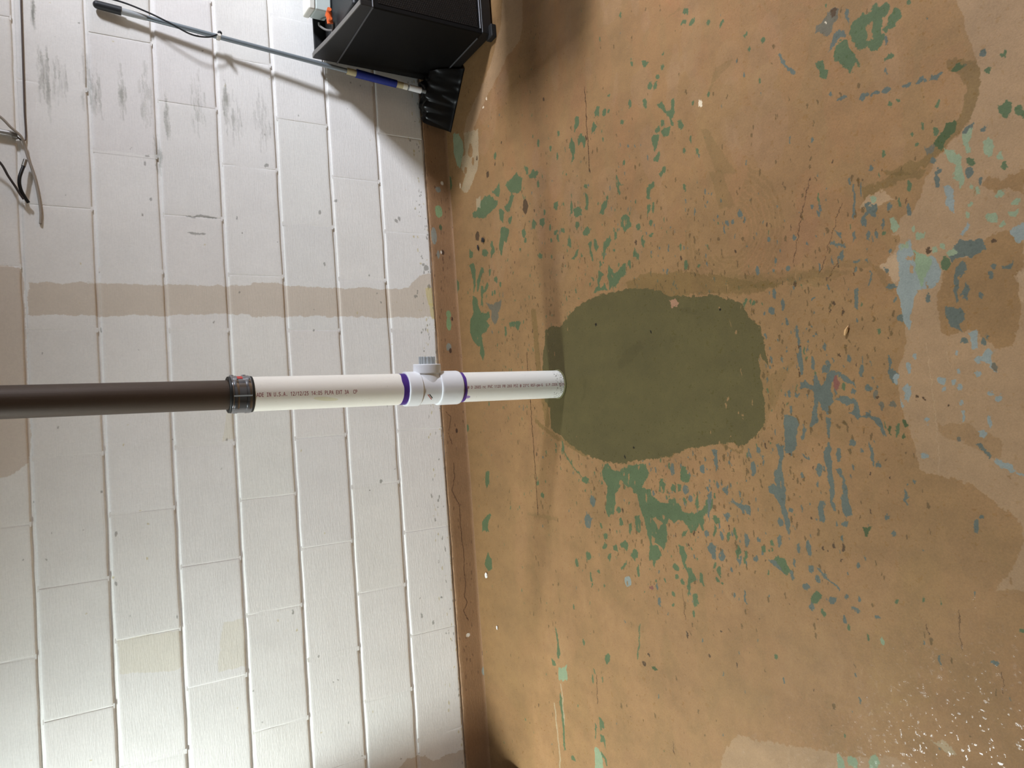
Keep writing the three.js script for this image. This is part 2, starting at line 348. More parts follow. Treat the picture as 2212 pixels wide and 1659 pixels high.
  spot('green', 561, 2097, 6, 4);
  spot('green', 488, 1900, 8, 4);
  spot('green', 488, 2000, 10, 5);
  spot('green', 479, 1963, 4, 3);
  spot('green', 499, 1958, 4, 3);
  spot('green', 389, 2108, 8, 5);
  spot('green', 416, 2055, 7, 6);
  poly('light', [408,2022, 401,2040, 381,2041, 368,2034, 385,2031, 397,2023]);
  poly('light', [353,1899, 353,1908, 333,1917, 327,1907, 336,1900]);
  poly('blueL', [386,2002, 385,2013, 372,2023, 355,2017, 333,2019, 337,2014, 355,2006, 373,2007]);
  poly('pale2', [392,1840, 408,1851, 412,1876, 415,1892, 402,1900, 388,1911, 387,1878, 395,1859]);
  poly('pale2', [270,1869, 283,1903, 263,1907, 234,1905, 224,1891, 240,1888, 255,1876]);
  poly('blue', [365,1841, 386,1853, 398,1850, 392,1874, 367,1872, 367,1863, 382,1859, 369,1851, 353,1850, 354,1838]);
  poly('blue', [346,1818, 347,1825, 330,1822, 324,1816]);
  poly('blue', [339,1765, 329,1797, 320,1798, 333,1764]);
  poly('blue', [306,1779, 316,1795, 292,1790, 300,1776]);
  poly('blue', [299,1762, 309,1767, 288,1767]);
  poly('blue', [368,1778, 358,1790, 339,1793]);
  poly('blue', [216,1807, 235,1814, 232,1819, 190,1816, 192,1807]);
  poly('blue', [284,1838, 289,1844, 273,1845]);
  poly('blue', [227,1875, 224,1893, 216,1898, 214,1881]);
  poly('blue', [260,2000, 281,2021, 275,2053, 262,2065, 256,2067, 246,2044, 248,2027, 245,2006]);
  poly('blue', [231,2015, 238,2026, 222,2028, 210,2014, 189,2010, 173,2011, 168,2005, 180,2004, 204,2004]);
  poly('blue', [207,2025, 189,2031, 170,2025, 180,2015]);
  poly('blue', [159,1985, 160,2002, 152,2016, 138,2017, 128,2006, 112,2012, 121,1998, 133,1990]);
  poly('blue', [219,2086, 219,2105, 206,2102, 211,2089]);
  poly('blue', [369,1931, 373,1940, 351,1942, 350,1933]);
  stroke('blue', 3.9, [442,1829, 411,1828, 378,1824]);
  stroke('blue', 3.8, [439,1847, 415,1844]);
  stroke('blue', 3.7, [257,1848, 252,1851, 236,1842]);
  poly('blueL', [285,1905, 300,1915, 299,1934, 282,1937, 267,1956, 260,1975, 249,1978, 237,1987, 222,1985, 208,1974, 200,1961, 208,1952, 206,1942, 199,1935, 168,1923, 129,1917, 150,1907, 188,1902, 215,1896, 230,1906, 260,1905]);
  poly('blueL', [269,2106, 277,2115, 281,2129, 252,2127, 253,2113]);
  poly('blueL', [295,2026, 305,2042, 297,2041, 287,2029]);
  poly('blueL', [108,2023, 112,2036, 84,2031, 80,2022]);
  poly('lightG', [281,1939, 261,1971, 242,1967, 228,1956, 209,1946, 235,1940]);
  poly('pale', [275,1921, 273,1937, 259,1935, 263,1927]);
  poly('pale', [253,1928, 249,1936, 236,1934, 240,1928]);
  spot('light', 305, 1954, 7, 8);
  spot('light', 343, 2095, 5, 8);
  spot('light', 306, 2078, 8, 10);
  spot('light', 322, 2118, 7, 8);
  spot('light', 302, 2114, 6, 8);
  spot('light', 360, 2060, 6, 6);
  spot('light', 339, 2048, 5, 6);
  spot('light', 323, 2040, 5, 5);
  spot('light', 262, 2008, 7, 9);
  spot('light', 274, 1978, 6, 5);
  spot('light', 290, 2095, 5, 7);
  spot('light', 294, 1921, 6, 8);
  spot('light', 403, 1869, 7, 6);
  spot('light', 323, 1945, 6, 4);
  spot('light', 278, 1993, 4, 5);
  spot('light', 370, 2051, 6, 3);
  spot('blue', 220, 2074, 5, 5);
  spot('blue', 207, 2066, 5, 4);
  spot('blue', 175, 2049, 8, 3);
  spot('blue', 378, 1900, 5, 6);
  spot('blue', 420, 1750, 9, 4);
  spot('blue', 409, 1744, 7, 3);
  spot('blue', 335, 1852, 8, 3);
  spot('blue', 330, 1870, 7, 4);
  spot('blue', 349, 1883, 11, 3);
  spot('blue', 194, 1892, 7, 3);
  spot('blue', 157, 1901, 6, 6);
  spot('blue', 289, 1822, 4, 8);
  spot('blue', 254, 1880, 6, 4);
  spot('blue', 185, 1956, 7, 4);
  spot('blue', 399, 1995, 12, 4);
  spot('blue', 393, 2052, 4, 7);
  spot('blue', 375, 2067, 5, 4);
  spot('blue', 94, 2012, 7, 6);
  spot('blue', 99, 2051, 4, 2);
  spot('blue', 90, 2044, 8, 4);
  spot('blue', 167, 1666, 14, 4);
  spot('blue', 141, 1666, 10, 3);
  spot('blue', 229, 1711, 4, 3);
  spot('green', 404, 1942, 6, 4);
  spot('green', 329, 1886, 6, 4);
  spot('green', 380, 1921, 8, 3);
  spot('green', 244, 1995, 12, 8);
  spot('green', 445, 1886, 8, 2);
  spot('dark', 275, 1967, 7, 5);
  spot('dark', 266, 2078, 5, 4);
  spot('dark', 190, 1780, 4, 3);
  spot('blue', 458, 1492, 6, 5);
  spot('blue', 466, 1535, 9, 7);
  spot('blue', 458, 1509, 5, 5);
  spot('blue', 386, 1612, 9, 5);
  spot('blue', 425, 1751, 6, 3);
  spot('blue', 322, 1571, 13, 4);
  spot('blue', 308, 1656, 6, 5);
  spot('blue', 260, 1613, 15, 4);
  spot('blue', 229, 1632, 12, 4);
  spot('blue', 220, 1600, 11, 9);
  spot('blue', 163, 1665, 16, 4);
  spot('blue', 141, 1667, 10, 3);
  spot('blue', 191, 1639, 8, 4);
  spot('blue', 249, 1751, 6, 3);
  spot('blue', 230, 1715, 4, 5);
  poly('green', [636,1218, 644,1230, 637,1251, 626,1250, 622,1234, 596,1226, 603,1216]);
  poly('green', [587,1216, 587,1227, 569,1227, 552,1212]);
  poly('green', [587,1236, 588,1245, 553,1239, 561,1232]);
  poly('green', [456,1138, 480,1145, 459,1164, 445,1160]);
  poly('green', [398,1339, 404,1348, 389,1353, 376,1348, 378,1337]);
  poly('green', [254,1518, 265,1532, 259,1536, 243,1523]);
  spot('green', 536, 1223, 10, 7);
  spot('green', 535, 1169, 8, 9);
  spot('green', 488, 1186, 14, 7);
  spot('green', 501, 1219, 6, 9);
  spot('green', 435, 1329, 8, 4);
  spot('green', 438, 1121, 12, 6);
  spot('green', 590, 1364, 8, 5);
  spot('green', 377, 1391, 5, 5);
  spot('green', 247, 1553, 6, 6);
  spot('green', 537, 1070, 11, 7);
  spot('green', 652, 1279, 8, 8);
  spot('blue', 90, 1697, 15, 5);
  spot('blue', -145, 1688, 12, 7);
  spot('blue', -112, 1738, 14, 6);
  spot('blue', 21, 1788, 7, 6);
  spot('blue', 26, 1819, 7, 7);
  spot('blue', 91, 1784, 8, 5);
  spot('blue', 67, 1809, 14, 4);
  spot('blue', 26, 1628, 7, 5);
  spot('blue', 22, 1649, 7, 6);
  spot('blue', -141, 1767, 5, 3);
  spot('blue', -163, 1894, 5, 3);
  spot('blue', -172, 1881, 3, 3);
  spot('blue', -236, 1835, 5, 6);
  spot('blue', -223, 2012, 4, 5);
  spot('blue', -240, 1604, 6, 6);
  spot('blue', -135, 1825, 6, 6);
  spot('blue', -158, 1643, 5, 4);
  spot('blue', -100, 1793, 6, 3);
  poly('blue', [116,1658, 124,1670, 100,1673, 73,1670, 69,1663, 96,1659]);
  poly('blue', [76,1715, 89,1731, 83,1738, 65,1734, 64,1718]);
  poly('blue', [48,1660, 59,1673, 41,1689, 61,1699, 49,1708, 37,1710, 67,1736, 61,1759, 50,1780, 37,1793, 31,1793, 37,1774, 49,1760, 42,1739, 24,1732, 0,1740, -8,1726, -22,1722, -17,1709, 2,1706, 7,1701, -11,1697, -40,1699, -49,1690, -53,1673, -27,1681, 3,1693, 29,1690, 37,1677, 33,1660]);
  poly('blue', [9,1741, 9,1751, 14,1771, 4,1790, -16,1792, -30,1798, -24,1811, -40,1835, -53,1840, -70,1849, -72,1843, -57,1833, -39,1818, -32,1800, -40,1790, -24,1770, -20,1785, -4,1782, -3,1755]);
  poly('blue', [-26,1716, -31,1729, -68,1722, -73,1716, -50,1716]);
  poly('blue', [-17,1609, -23,1634, -43,1646, -57,1639, -91,1633, -108,1619, -103,1603]);
  poly('blue', [-46,1657, -60,1663, -81,1656, -81,1649]);
  poly('blue', [-82,1764, -76,1772, -83,1780, -94,1775, -89,1765]);
  poly('blue', [-77,1716, -91,1722, -114,1720, -147,1719, -167,1723, -211,1715, -234,1723, -232,1715, -216,1707, -179,1710, -156,1705, -108,1704]);
  poly('blue', [-140,1728, -139,1740, -166,1745, -191,1752, -209,1753, -236,1755, -244,1742, -228,1736, -206,1733, -191,1742, -158,1738]);
  poly('blue', [-79,1812, -100,1819, -114,1818, -142,1813, -122,1811, -98,1810]);
  poly('blue', [87,1869, 71,1876, 61,1870, 56,1876, 51,1884, 33,1880, 33,1871, 47,1866, 66,1868]);
  poly('blue', [-180,1874, -190,1881, -214,1874, -201,1872]);
  poly('blue', [-93,2014, -91,2023, -114,2037, -115,2033]);
  poly('blueL', [23,1890, 31,1903, 24,1909, -9,1903, -4,1895, 12,1895]);
  poly('blueL', [60,2024, 69,2041, 78,2050, 69,2060, 77,2069, 62,2054, 35,2062, 32,2055, 53,2051, 55,2036]);
  poly('blueL', [-115,2040, -117,2052, -133,2074, -137,2066, -127,2046]);
  poly('blueL', [97,2022, 95,2032, 80,2035, 75,2025]);
  poly('blueL', [-133,2074, -142,2089, -148,2089, -140,2077]);
  poly('blueL', [5,1882, -17,1892, -25,1885]);
  spot('blueL', 58, 1905, 12, 4);
  spot('blueL', 77, 1919, 5, 4);
  spot('blueL', 29, 1965, 6, 7);
  spot('blueL', 24, 1986, 5, 4);
  spot('blueL', 12, 1968, 5, 5);
  spot('blueL', 10, 1999, 6, 5);
  spot('blueL', -14, 1999, 4, 3);
  spot('blueL', -40, 1997, 10, 3);
  spot('blueL', -46, 1931, 6, 6);
  spot('blueL', -70, 2026, 9, 6);
  spot('blueL', -11, 2060, 8, 5);
  spot('blueL', -51, 2041, 9, 4);
  spot('blueL', 39, 1880, 8, 5);
  spot('blueL', 77, 1999, 4, 3);
  spot('blueL', 42, 1999, 4, 3);
  spot('blueL', 38, 2029, 7, 6);
  spot('blueL', -115, 1920, 5, 7);
  spot('blueL', 0, 2048, 4, 7);
  spot('grey', -81, 1988, 6, 4);
  spot('grey', 45, 2058, 11, 4);
  spot('grey', 10, 1833, 9, 5);
  spot('grey', -14, 1846, 9, 5);
  spot('grey', -13, 1869, 7, 8);
  poly('green', [-52,1869, -50,1878, -67,1874, -75,1865]);
  spot('greenD', -48, 1889, 5, 4);
  spot('greenD', -62, 1857, 6, 3);
  spot('greenD', -75, 1882, 4, 4);
  spot('red', 40, 1749, 16, 7);
  spot('dark', 98, 1763, 4, 4);
  spot('dark', 4, 1838, 4, 4);
  spot('dark', -19, 1972, 3, 2);
  spot('dark', -0, 1918, 3, 2);
  spot('dark', -3, 1930, 3, 2);
  poly('green', [-141,931, -144,949, -161,960, -170,980, -163,1011, -149,1043, -141,1120, -172,1132, -191,1109, -210,1093, -214,1134, -233,1136, -251,1174, -250,1200, -231,1206, -233,1227, -250,1237, -272,1255, -273,1275, -264,1319, -255,1332, -238,1341, -226,1350, -230,1368, -244,1367, -264,1353, -277,1329, -308,1329, -312,1321, -296,1312, -317,1298, -324,1277, -305,1268, -291,1237, -299,1215, -291,1199, -313,1184, -340,1185, -386,1166, -373,1155, -366,1133, -362,1116, -374,1119, -377,1145, -400,1156, -419,1127, -438,1118, -417,1114, -413,1100, -375,1110, -333,1101, -297,1091, -261,1077, -230,1071, -216,1044, -204,1016, -211,995, -236,966, -268,965, -295,954, -307,926, -282,913, -258,921, -217,937, -195,913, -168,911]);
  poly('green', [-300,1053, -295,1073, -317,1080, -343,1067, -338,1053]);
  poly('green', [-309,978, -305,991, -327,998, -335,980]);
  poly('green', [-322,1021, -317,1037, -333,1037, -353,1022]);
  poly('green', [-398,935, -393,957, -411,962, -414,944]);
  poly('green', [-384,973, -375,1000, -386,1013, -407,1001, -397,977]);
  poly('green', [-420,1019, -393,1039, -400,1053, -417,1048, -431,1037]);
  poly('green', [-432,902, -419,928, -436,925, -451,913]);
  poly('green', [-462,969, -436,997, -442,1001, -468,973]);
  poly('green', [-359,1227, -365,1244, -390,1256, -411,1247, -420,1266, -446,1283, -457,1262, -475,1260, -494,1249, -471,1246, -438,1256, -410,1235]);
  poly('green', [-427,1297, -433,1307, -455,1312, -455,1297]);
  poly('green', [-479,1267, -480,1283, -507,1285, -521,1270, -511,1265]);
  poly('green', [-144,1266, -144,1280, -167,1280, -175,1291, -187,1285, -185,1255]);
  poly('green', [-198,1240, -194,1254, -211,1256, -218,1243]);
  poly('green', [-246,1302, -211,1314, -245,1318, -259,1308]);
  poly('green', [-219,1164, -185,1179, -196,1198, -227,1181]);
  poly('green', [-315,1402, -303,1414, -315,1419, -330,1407]);
  poly('green', [-352,1429, -335,1438, -352,1448, -373,1430]);
  poly('green', [-291,1365, -298,1373, -329,1364, -322,1358]);
  poly('green', [-203,805, -195,835, -208,830]);
  poly('green', [-321,1249, -314,1266, -332,1256, -339,1243]);
  poly('tan', [-202,991, -189,1003, -201,1016, -211,995]);
  poly('tan', [-297,1128, -295,1146, -311,1171, -325,1152]);
  poly('tan', [-258,1249, -258,1285, -272,1279, -272,1259]);
  poly('tan', [-349,1122, -360,1134, -371,1119, -359,1116]);
  spot('tan', -175, 1020, 6, 4);
  spot('tan', -181, 1041, 8, 4);
  spot('tan', -290, 1176, 9, 4);
  spot('tan', -240, 1111, 12, 4);
  spot('tan', -154, 1090, 7, 4);
  spot('tan', -215, 1178, 9, 4);
  spot('tan', -197, 1118, 9, 6);
  spot('green', -537, 1264, 8, 6);
  spot('green', -500, 1189, 7, 7);
  spot('green', -531, 1187, 6, 5);
  spot('green', -422, 1209, 12, 11);
  spot('green', -458, 1231, 10, 7);
  spot('green', -413, 1369, 13, 7);
  spot('green', -396, 1355, 6, 6);
  spot('green', -434, 1358, 6, 6);
  spot('green', -207, 1224, 10, 8);
  spot('green', -239, 1267, 10, 7);
  spot('green', -311, 1433, 16, 5);
  spot('green', -279, 1374, 11, 11);
  spot('green', -476, 736, 13, 7);
  spot('green', -102, 705, 13, 8);
  spot('green', -283, 981, 7, 13);
  spot('green', -403, 898, 10, 11);
  spot('green', -372, 907, 10, 10);
  spot('green', -341, 886, 8, 6);
  spot('green', -489, 854, 8, 7);
  spot('green', -509, 812, 18, 5);
  spot('green', -445, 803, 12, 6);
  spot('green', -451, 1212, 5, 7);
  spot('green', -457, 1048, 16, 6);
  spot('green', -365, 1275, 5, 3);
  spot('green', -392, 1295, 5, 3);
  spot('green', -442, 1373, 4, 5);
  spot('green', -476, 1124, 6, 4);
  poly('blue', [-261,1397, -264,1425, -287,1408]);
  poly('blue', [-370,1427, -365,1448, -387,1437]);
  poly('blue', [-335,800, -299,813, -322,830, -320,847, -347,821]);
  poly('blue', [-221,1430, -238,1462, -244,1488, -257,1480, -248,1461, -234,1432]);
  poly('blue', [-355,1332, -342,1348, -343,1366, -382,1362, -376,1344]);
  poly('blue', [-101,1376, -101,1398, -142,1393, -156,1386, -120,1384]);
  poly('blue', [-215,1351, -206,1367, -242,1360, -293,1346, -265,1346]);
  spot('blue', -264, 852, 17, 14);
  spot('blue', -157, 1228, 15, 9);
  spot('blue', -208, 1273, 13, 12);
  spot('blue', -153, 1340, 13, 9);
  spot('blue', -230, 1286, 10, 7);
  spot('blue', -194, 1389, 8, 7);
  spot('blue', -206, 1412, 10, 7);
  spot('blue', -146, 1507, 17, 8);
  spot('blue', -319, 1336, 8, 8);
  spot('blue', -373, 1383, 14, 11);
  spot('blue', -321, 1468, 12, 7);
  spot('blue', -529, 1131, 14, 6);
  spot('blue', -462, 1447, 16, 3);
  spot('blue', -317, 1506, 6, 5);
  spot('blue', -103, 1526, 9, 8);
  spot('blue', -114, 1499, 7, 7);
  spot('blue', -319, 1387, 11, 4);
  spot('blue', -491, 1127, 6, 6);
  spot('blue', -365, 1491, 8, 7);
  spot('blueL', -497, 997, 18, 15);
  spot('red', -497, 1101, 6, 8);
  poly('blue', [-88,1580, -88,1601, -116,1598, -138,1591, -170,1592, -197,1593, -234,1591, -275,1598, -300,1592, -276,1586, -247,1580, -230,1576, -206,1561, -199,1546, -187,1546, -179,1558, -183,1569, -156,1566, -133,1581, -121,1585]);
  poly('blue', [-89,1609, -89,1630, -106,1622, -103,1611]);
  poly('blue', [-228,1676, -211,1683, -215,1692, -236,1688, -255,1693, -262,1685, -261,1674]);
  poly('blue', [-238,1458, -239,1488, -257,1486, -256,1463]);
  poly('blue', [-351,1514, -362,1528, -362,1547, -393,1573, -382,1551, -373,1539]);
  poly('blue', [-382,1580, -378,1590, -396,1599, -400,1593]);
  poly('blue', [-110,1647, -115,1658, -124,1670, -120,1654]);
  poly('green', [-360,1541, -349,1551, -358,1574, -379,1587, -393,1573]);
  poly('green', [-351,1455, -350,1464, -385,1457, -383,1450]);
  poly('green', [-433,1636, -419,1650, -419,1666, -430,1665, -441,1648, -445,1636]);
  poly('greenD', [-265,1778, -259,1798, -277,1789, -278,1784]);
  stroke('blue', 4.9, [-361,1662, -379,1681, -403,1710]);
  spot('blue', -257, 1736, 6, 8);
  spot('blue', -268, 1571, 11, 9);
  spot('blue', -147, 1506, 18, 8);
  spot('blue', -236, 1834, 5, 5);
  spot('blue', -263, 1842, 5, 4);
  spot('blue', -242, 1603, 5, 6);
  spot('blue', -313, 1564, 15, 6);
  spot('blue', -323, 1642, 16, 6);
  spot('blue', -322, 1616, 11, 4);
  spot('blue', -321, 1467, 16, 7);
  spot('blue', -366, 1643, 10, 7);
  spot('blue', -386, 1658, 7, 7);
  spot('blue', -410, 1626, 9, 9);
  spot('blue', -426, 1689, 9, 11);
  spot('blue', -452, 1637, 10, 6);
  spot('blue', -413, 1724, 5, 5);
  spot('blue', -438, 1743, 5, 11);
  spot('blue', -464, 1716, 8, 6);
  spot('blue', -444, 1793, 5, 6);
  spot('blue', -240, 2001, 12, 5);
  spot('green', -337, 1536, 6, 8);
  spot('green', -335, 1516, 8, 6);
  spot('green', -320, 1544, 7, 4);
  spot('green', -389, 1891, 7, 3);
  spot('green', -458, 1665, 6, 7);
  spot('dark', -308, 1727, 8, 3);
  spot('dark', -311, 1705, 5, 3);
  spot('dark', -316, 1680, 4, 2);
  spot('dark', -153, 1847, 3, 2);
  spot('dark', -226, 1800, 8, 2);
  poly('green', [-714,573, -729,584, -753,591, -806,597, -830,584, -815,576, -773,585]);
  poly('green', [-840,535, -841,562, -855,564, -858,540]);
  poly('green', [-939,579, -977,587, -1031,590, -1141,585, -1145,574, -1028,577, -982,570]);
  poly('green', [-747,855, -741,881, -761,878, -776,860, -768,853]);
  poly('green', [-955,796, -964,820, -984,820, -1001,798]);
  poly('green', [-1008,797, -1011,819, -1051,820, -1034,811, -1039,796]);
  poly('green', [-986,772, -990,780, -1031,771, -1029,765]);
  poly('green', [-1065,790, -1079,816, -1104,821, -1087,804, -1087,793]);
  stroke('scrape', 7.4, [-993,535, -1062,539, -1177,547, -1224,537]);
  stroke('scrape', 7.1, [-915,585, -958,590, -1049,590]);
  poly('lightG', [-859,577, -850,614, -838,631, -885,628, -902,600, -900,574]);
  poly('lightG', [-1069,758, -1065,779, -1082,799, -1126,796, -1143,752]);
  spot('green', -626, 700, 8, 6);
  spot('green', -733, 742, 9, 6);
  spot('green', -814, 791, 11, 4);
  spot('green', -848, 778, 16, 4);
  spot('green', -1153, 628, 9, 13);
  stroke('green', 4.5, [-616,1035, -658,1030, -721,1012]);
  spot('dark', -729, 1042, 9, 9);
  spot('dark', -696, 1065, 6, 6);
  spot('dark', -1032, 428, 8, 4);
  spot('dark', -639, 1309, 5, 4);
  spot('dark', -603, 1232, 10, 3);
  spot('dark', -566, 1358, 4, 4);
  spot('greenD', -728, 1086, 6, 12);
  stroke('crack', 2.4, [-822,799, -918,795]);
  stroke('crack', 1.9, [-920,1140, -949,1140]);
  stroke('crack', 1.7, [-483,1228, -564,1228]);
  spot('lightG', -780, 1674, 18, 9);
  spot('lightG', -767, 1702, 14, 11);
  spot('lightG', -491, 1798, 7, 5);
  poly('lightG', [-746,1743, -729,1755, -732,1764, -747,1764, -764,1753, -769,1740]);
  spot('blue', -501, 1911, 7, 3);
  spot('blue', -478, 2010, 5, 7);
  spot('green', -411, 2059, 5, 5);
  spot('green', -408, 1837, 6, 3);
  spot('green', -716, 1690, 6, 3);
  poly('scrape', [-659,1876, -656,1900, -657,1916, -672,1924, -671,1905, -663,1885]);
  stroke('crack', 1.1, [-433,1890, -456,1896]);
  stroke('crack', 1.0, [-398,1955, -440,1953, -473,1953]);
  stroke('crack', 0.9, [-489,2018, -531,2015]);
  poly('green', [-187,149, -187,175, -241,173, -257,145, -236,136]);
  poly('green', [-393,86, -360,156, -368,167, -407,129, -434,138, -433,80]);
  poly('green', [-571,79, -517,119, -544,147, -581,142, -595,108]);
  spot('green', -13, 8, 18, 19);
  spot('green', 78, 214, 8, 6);
  spot('green', -97, 707, 21, 7);
  spot('green', -199, 822, 12, 20);
  spot('green', -220, 534, 9, 9);
  spot('green', -262, 558, 11, 12);
  spot('green', -445, 806, 10, 13);
  spot('green', -475, 740, 15, 8);
  spot('blue', -265, 853, 17, 14);
  spot('blue', -330, 817, 22, 18);
  stroke('green', 5.1, [-117,718, -161,764, -190,802]);
  stroke('crack', 4.1, [253,524, 72,524, -86,523, -237,522, -337,520]);
  stroke('crack', 3.1, [1031,976, 961,976, 867,972, 761,969]);
  stroke('smear2', 13.0, [-336,457, -340,643]);
  stroke('crack', 1.3, [417,1801, 371,1779, 317,1752, 280,1732]);
  stroke('crack', 1.4, [492,1733, 416,1701, 319,1671]);
  stroke('crack', 1.3, [299,1781, 264,1752]);
  stroke('crack', 1.1, [386,1937, 376,1931]);
  stroke('pale2', 1.4, [103,1946, 5,1948, -52,1948, -141,1947]);
  stroke('pale2', 1.3, [78,1982, 46,1983]);
  for (let i = 0; i < 2600; i++) { const x = hash(i, 1, 23) * 3.4 - 1.6, z = hash(i, 2, 23) * 2.25; if (hash(i, 3, 23) > pitted(x, z) * 0.9 || ((x - 0.11) / 0.27) ** 2 + ((z - 1.08) / 0.36) ** 2 < 1) continue; spot('tan', x * 1000, z * 1000, 2 + hash(i, 4, 23) * 7, 0.8 + hash(i, 5, 23) * 1.6); }
}
const TX = 1.85, TZ = 1.15, X0 = -1.75, KF = 2048 / 1850;
const floorRelief = relief(1, 1, 0.30, 21, 0.72);
const floorRough = (() => {                                       // dull paint with small glossy blisters all over
  const n = 512, data = new Uint8Array(n * n * 4), a = field(7, 21), b = field(3, 34);
  for (let i = 0, o = 0; i < n * n; i++, o += 4) { const x = i % n, y = i / n | 0, g = at(a, x, y) + 0.35 * at(b, x, y) > 0.72; data[o] = data[o + 1] = data[o + 2] = g ? 70 : 235 + 20 * at(b, x, y); data[o + 3] = 255; }
  const t = new THREE.DataTexture(data, n, n); t.wrapS = t.wrapT = THREE.RepeatWrapping; t.magFilter = THREE.LinearFilter; t.needsUpdate = true; return t;
})();
const floorGeos = [], floorMats = [];
const quad = (x0, x1, z0, z1, map01) => {
  const g = new THREE.PlaneGeometry(x1 - x0, z1 - z0, 1, 1); g.rotateX(-Math.PI / 2); g.translate((x0 + x1) / 2, 0, (z0 + z1) / 2);
  if (!map01) { const u = g.attributes.uv, p = g.attributes.position; for (let i = 0; i < u.count; i++) u.setXY(i, p.getX(i), p.getZ(i)); }
  return g;
};
const floorMat = (map) => {
  const b = floorRelief.clone(); b.repeat.set(TX / 0.22, TZ / 0.22); b.needsUpdate = true; const r = floorRough.clone(); r.repeat.set(TX / 0.45, TZ / 0.45); r.needsUpdate = true;
  return new THREE.MeshPhysicalMaterial({ map, roughness: 0.72, roughnessMap: r, specularIntensity: 0.38, bumpMap: b, bumpScale: 0.0005 });
};
for (let i = 0; i < 2; i++) for (let j = 0; j < 2; j++) {
  const x = X0 + i * TX, z = j * TZ;
  floorMats.push(floorMat(painted(2048, Math.round(TZ * 1000 * KF), KF, x * 1000, z * 1000, paintFloor, { ragged: 1, mottle: 0.06, grain: 0.035 })));
  floorGeos.push(quad(x, x + TX, z, z + TZ, true));
}
const plainFloor = std('#846542', 0.5, { bumpMap: every(floorRelief, 0.22), bumpScale: 0.0006 });
for (const q of [[-4.4, X0, -0.2, 4.8], [X0 + 2 * TX, 4.8, -0.2, 4.8], [X0, X0 + 2 * TX, 2 * TZ, 4.8], [X0, X0 + 2 * TX, -0.2, 0]]) { floorGeos.push(quad(...q)); }
{ const g = new THREE.BoxGeometry(9.2, 0.2, 5); g.translate(0.2, -0.103, 2.3); floorGeos.push(g); }
floorGeos.forEach((g) => g.clearGroups());
const floorGeo = mergeGeometries(floorGeos, true);
floorGeo.groups.forEach((g, i) => { g.materialIndex = Math.min(i, 4); });
struct(part('floor', floorGeo, [...floorMats, plainFloor], scene)).userData.label = 'worn tan painted concrete floor';

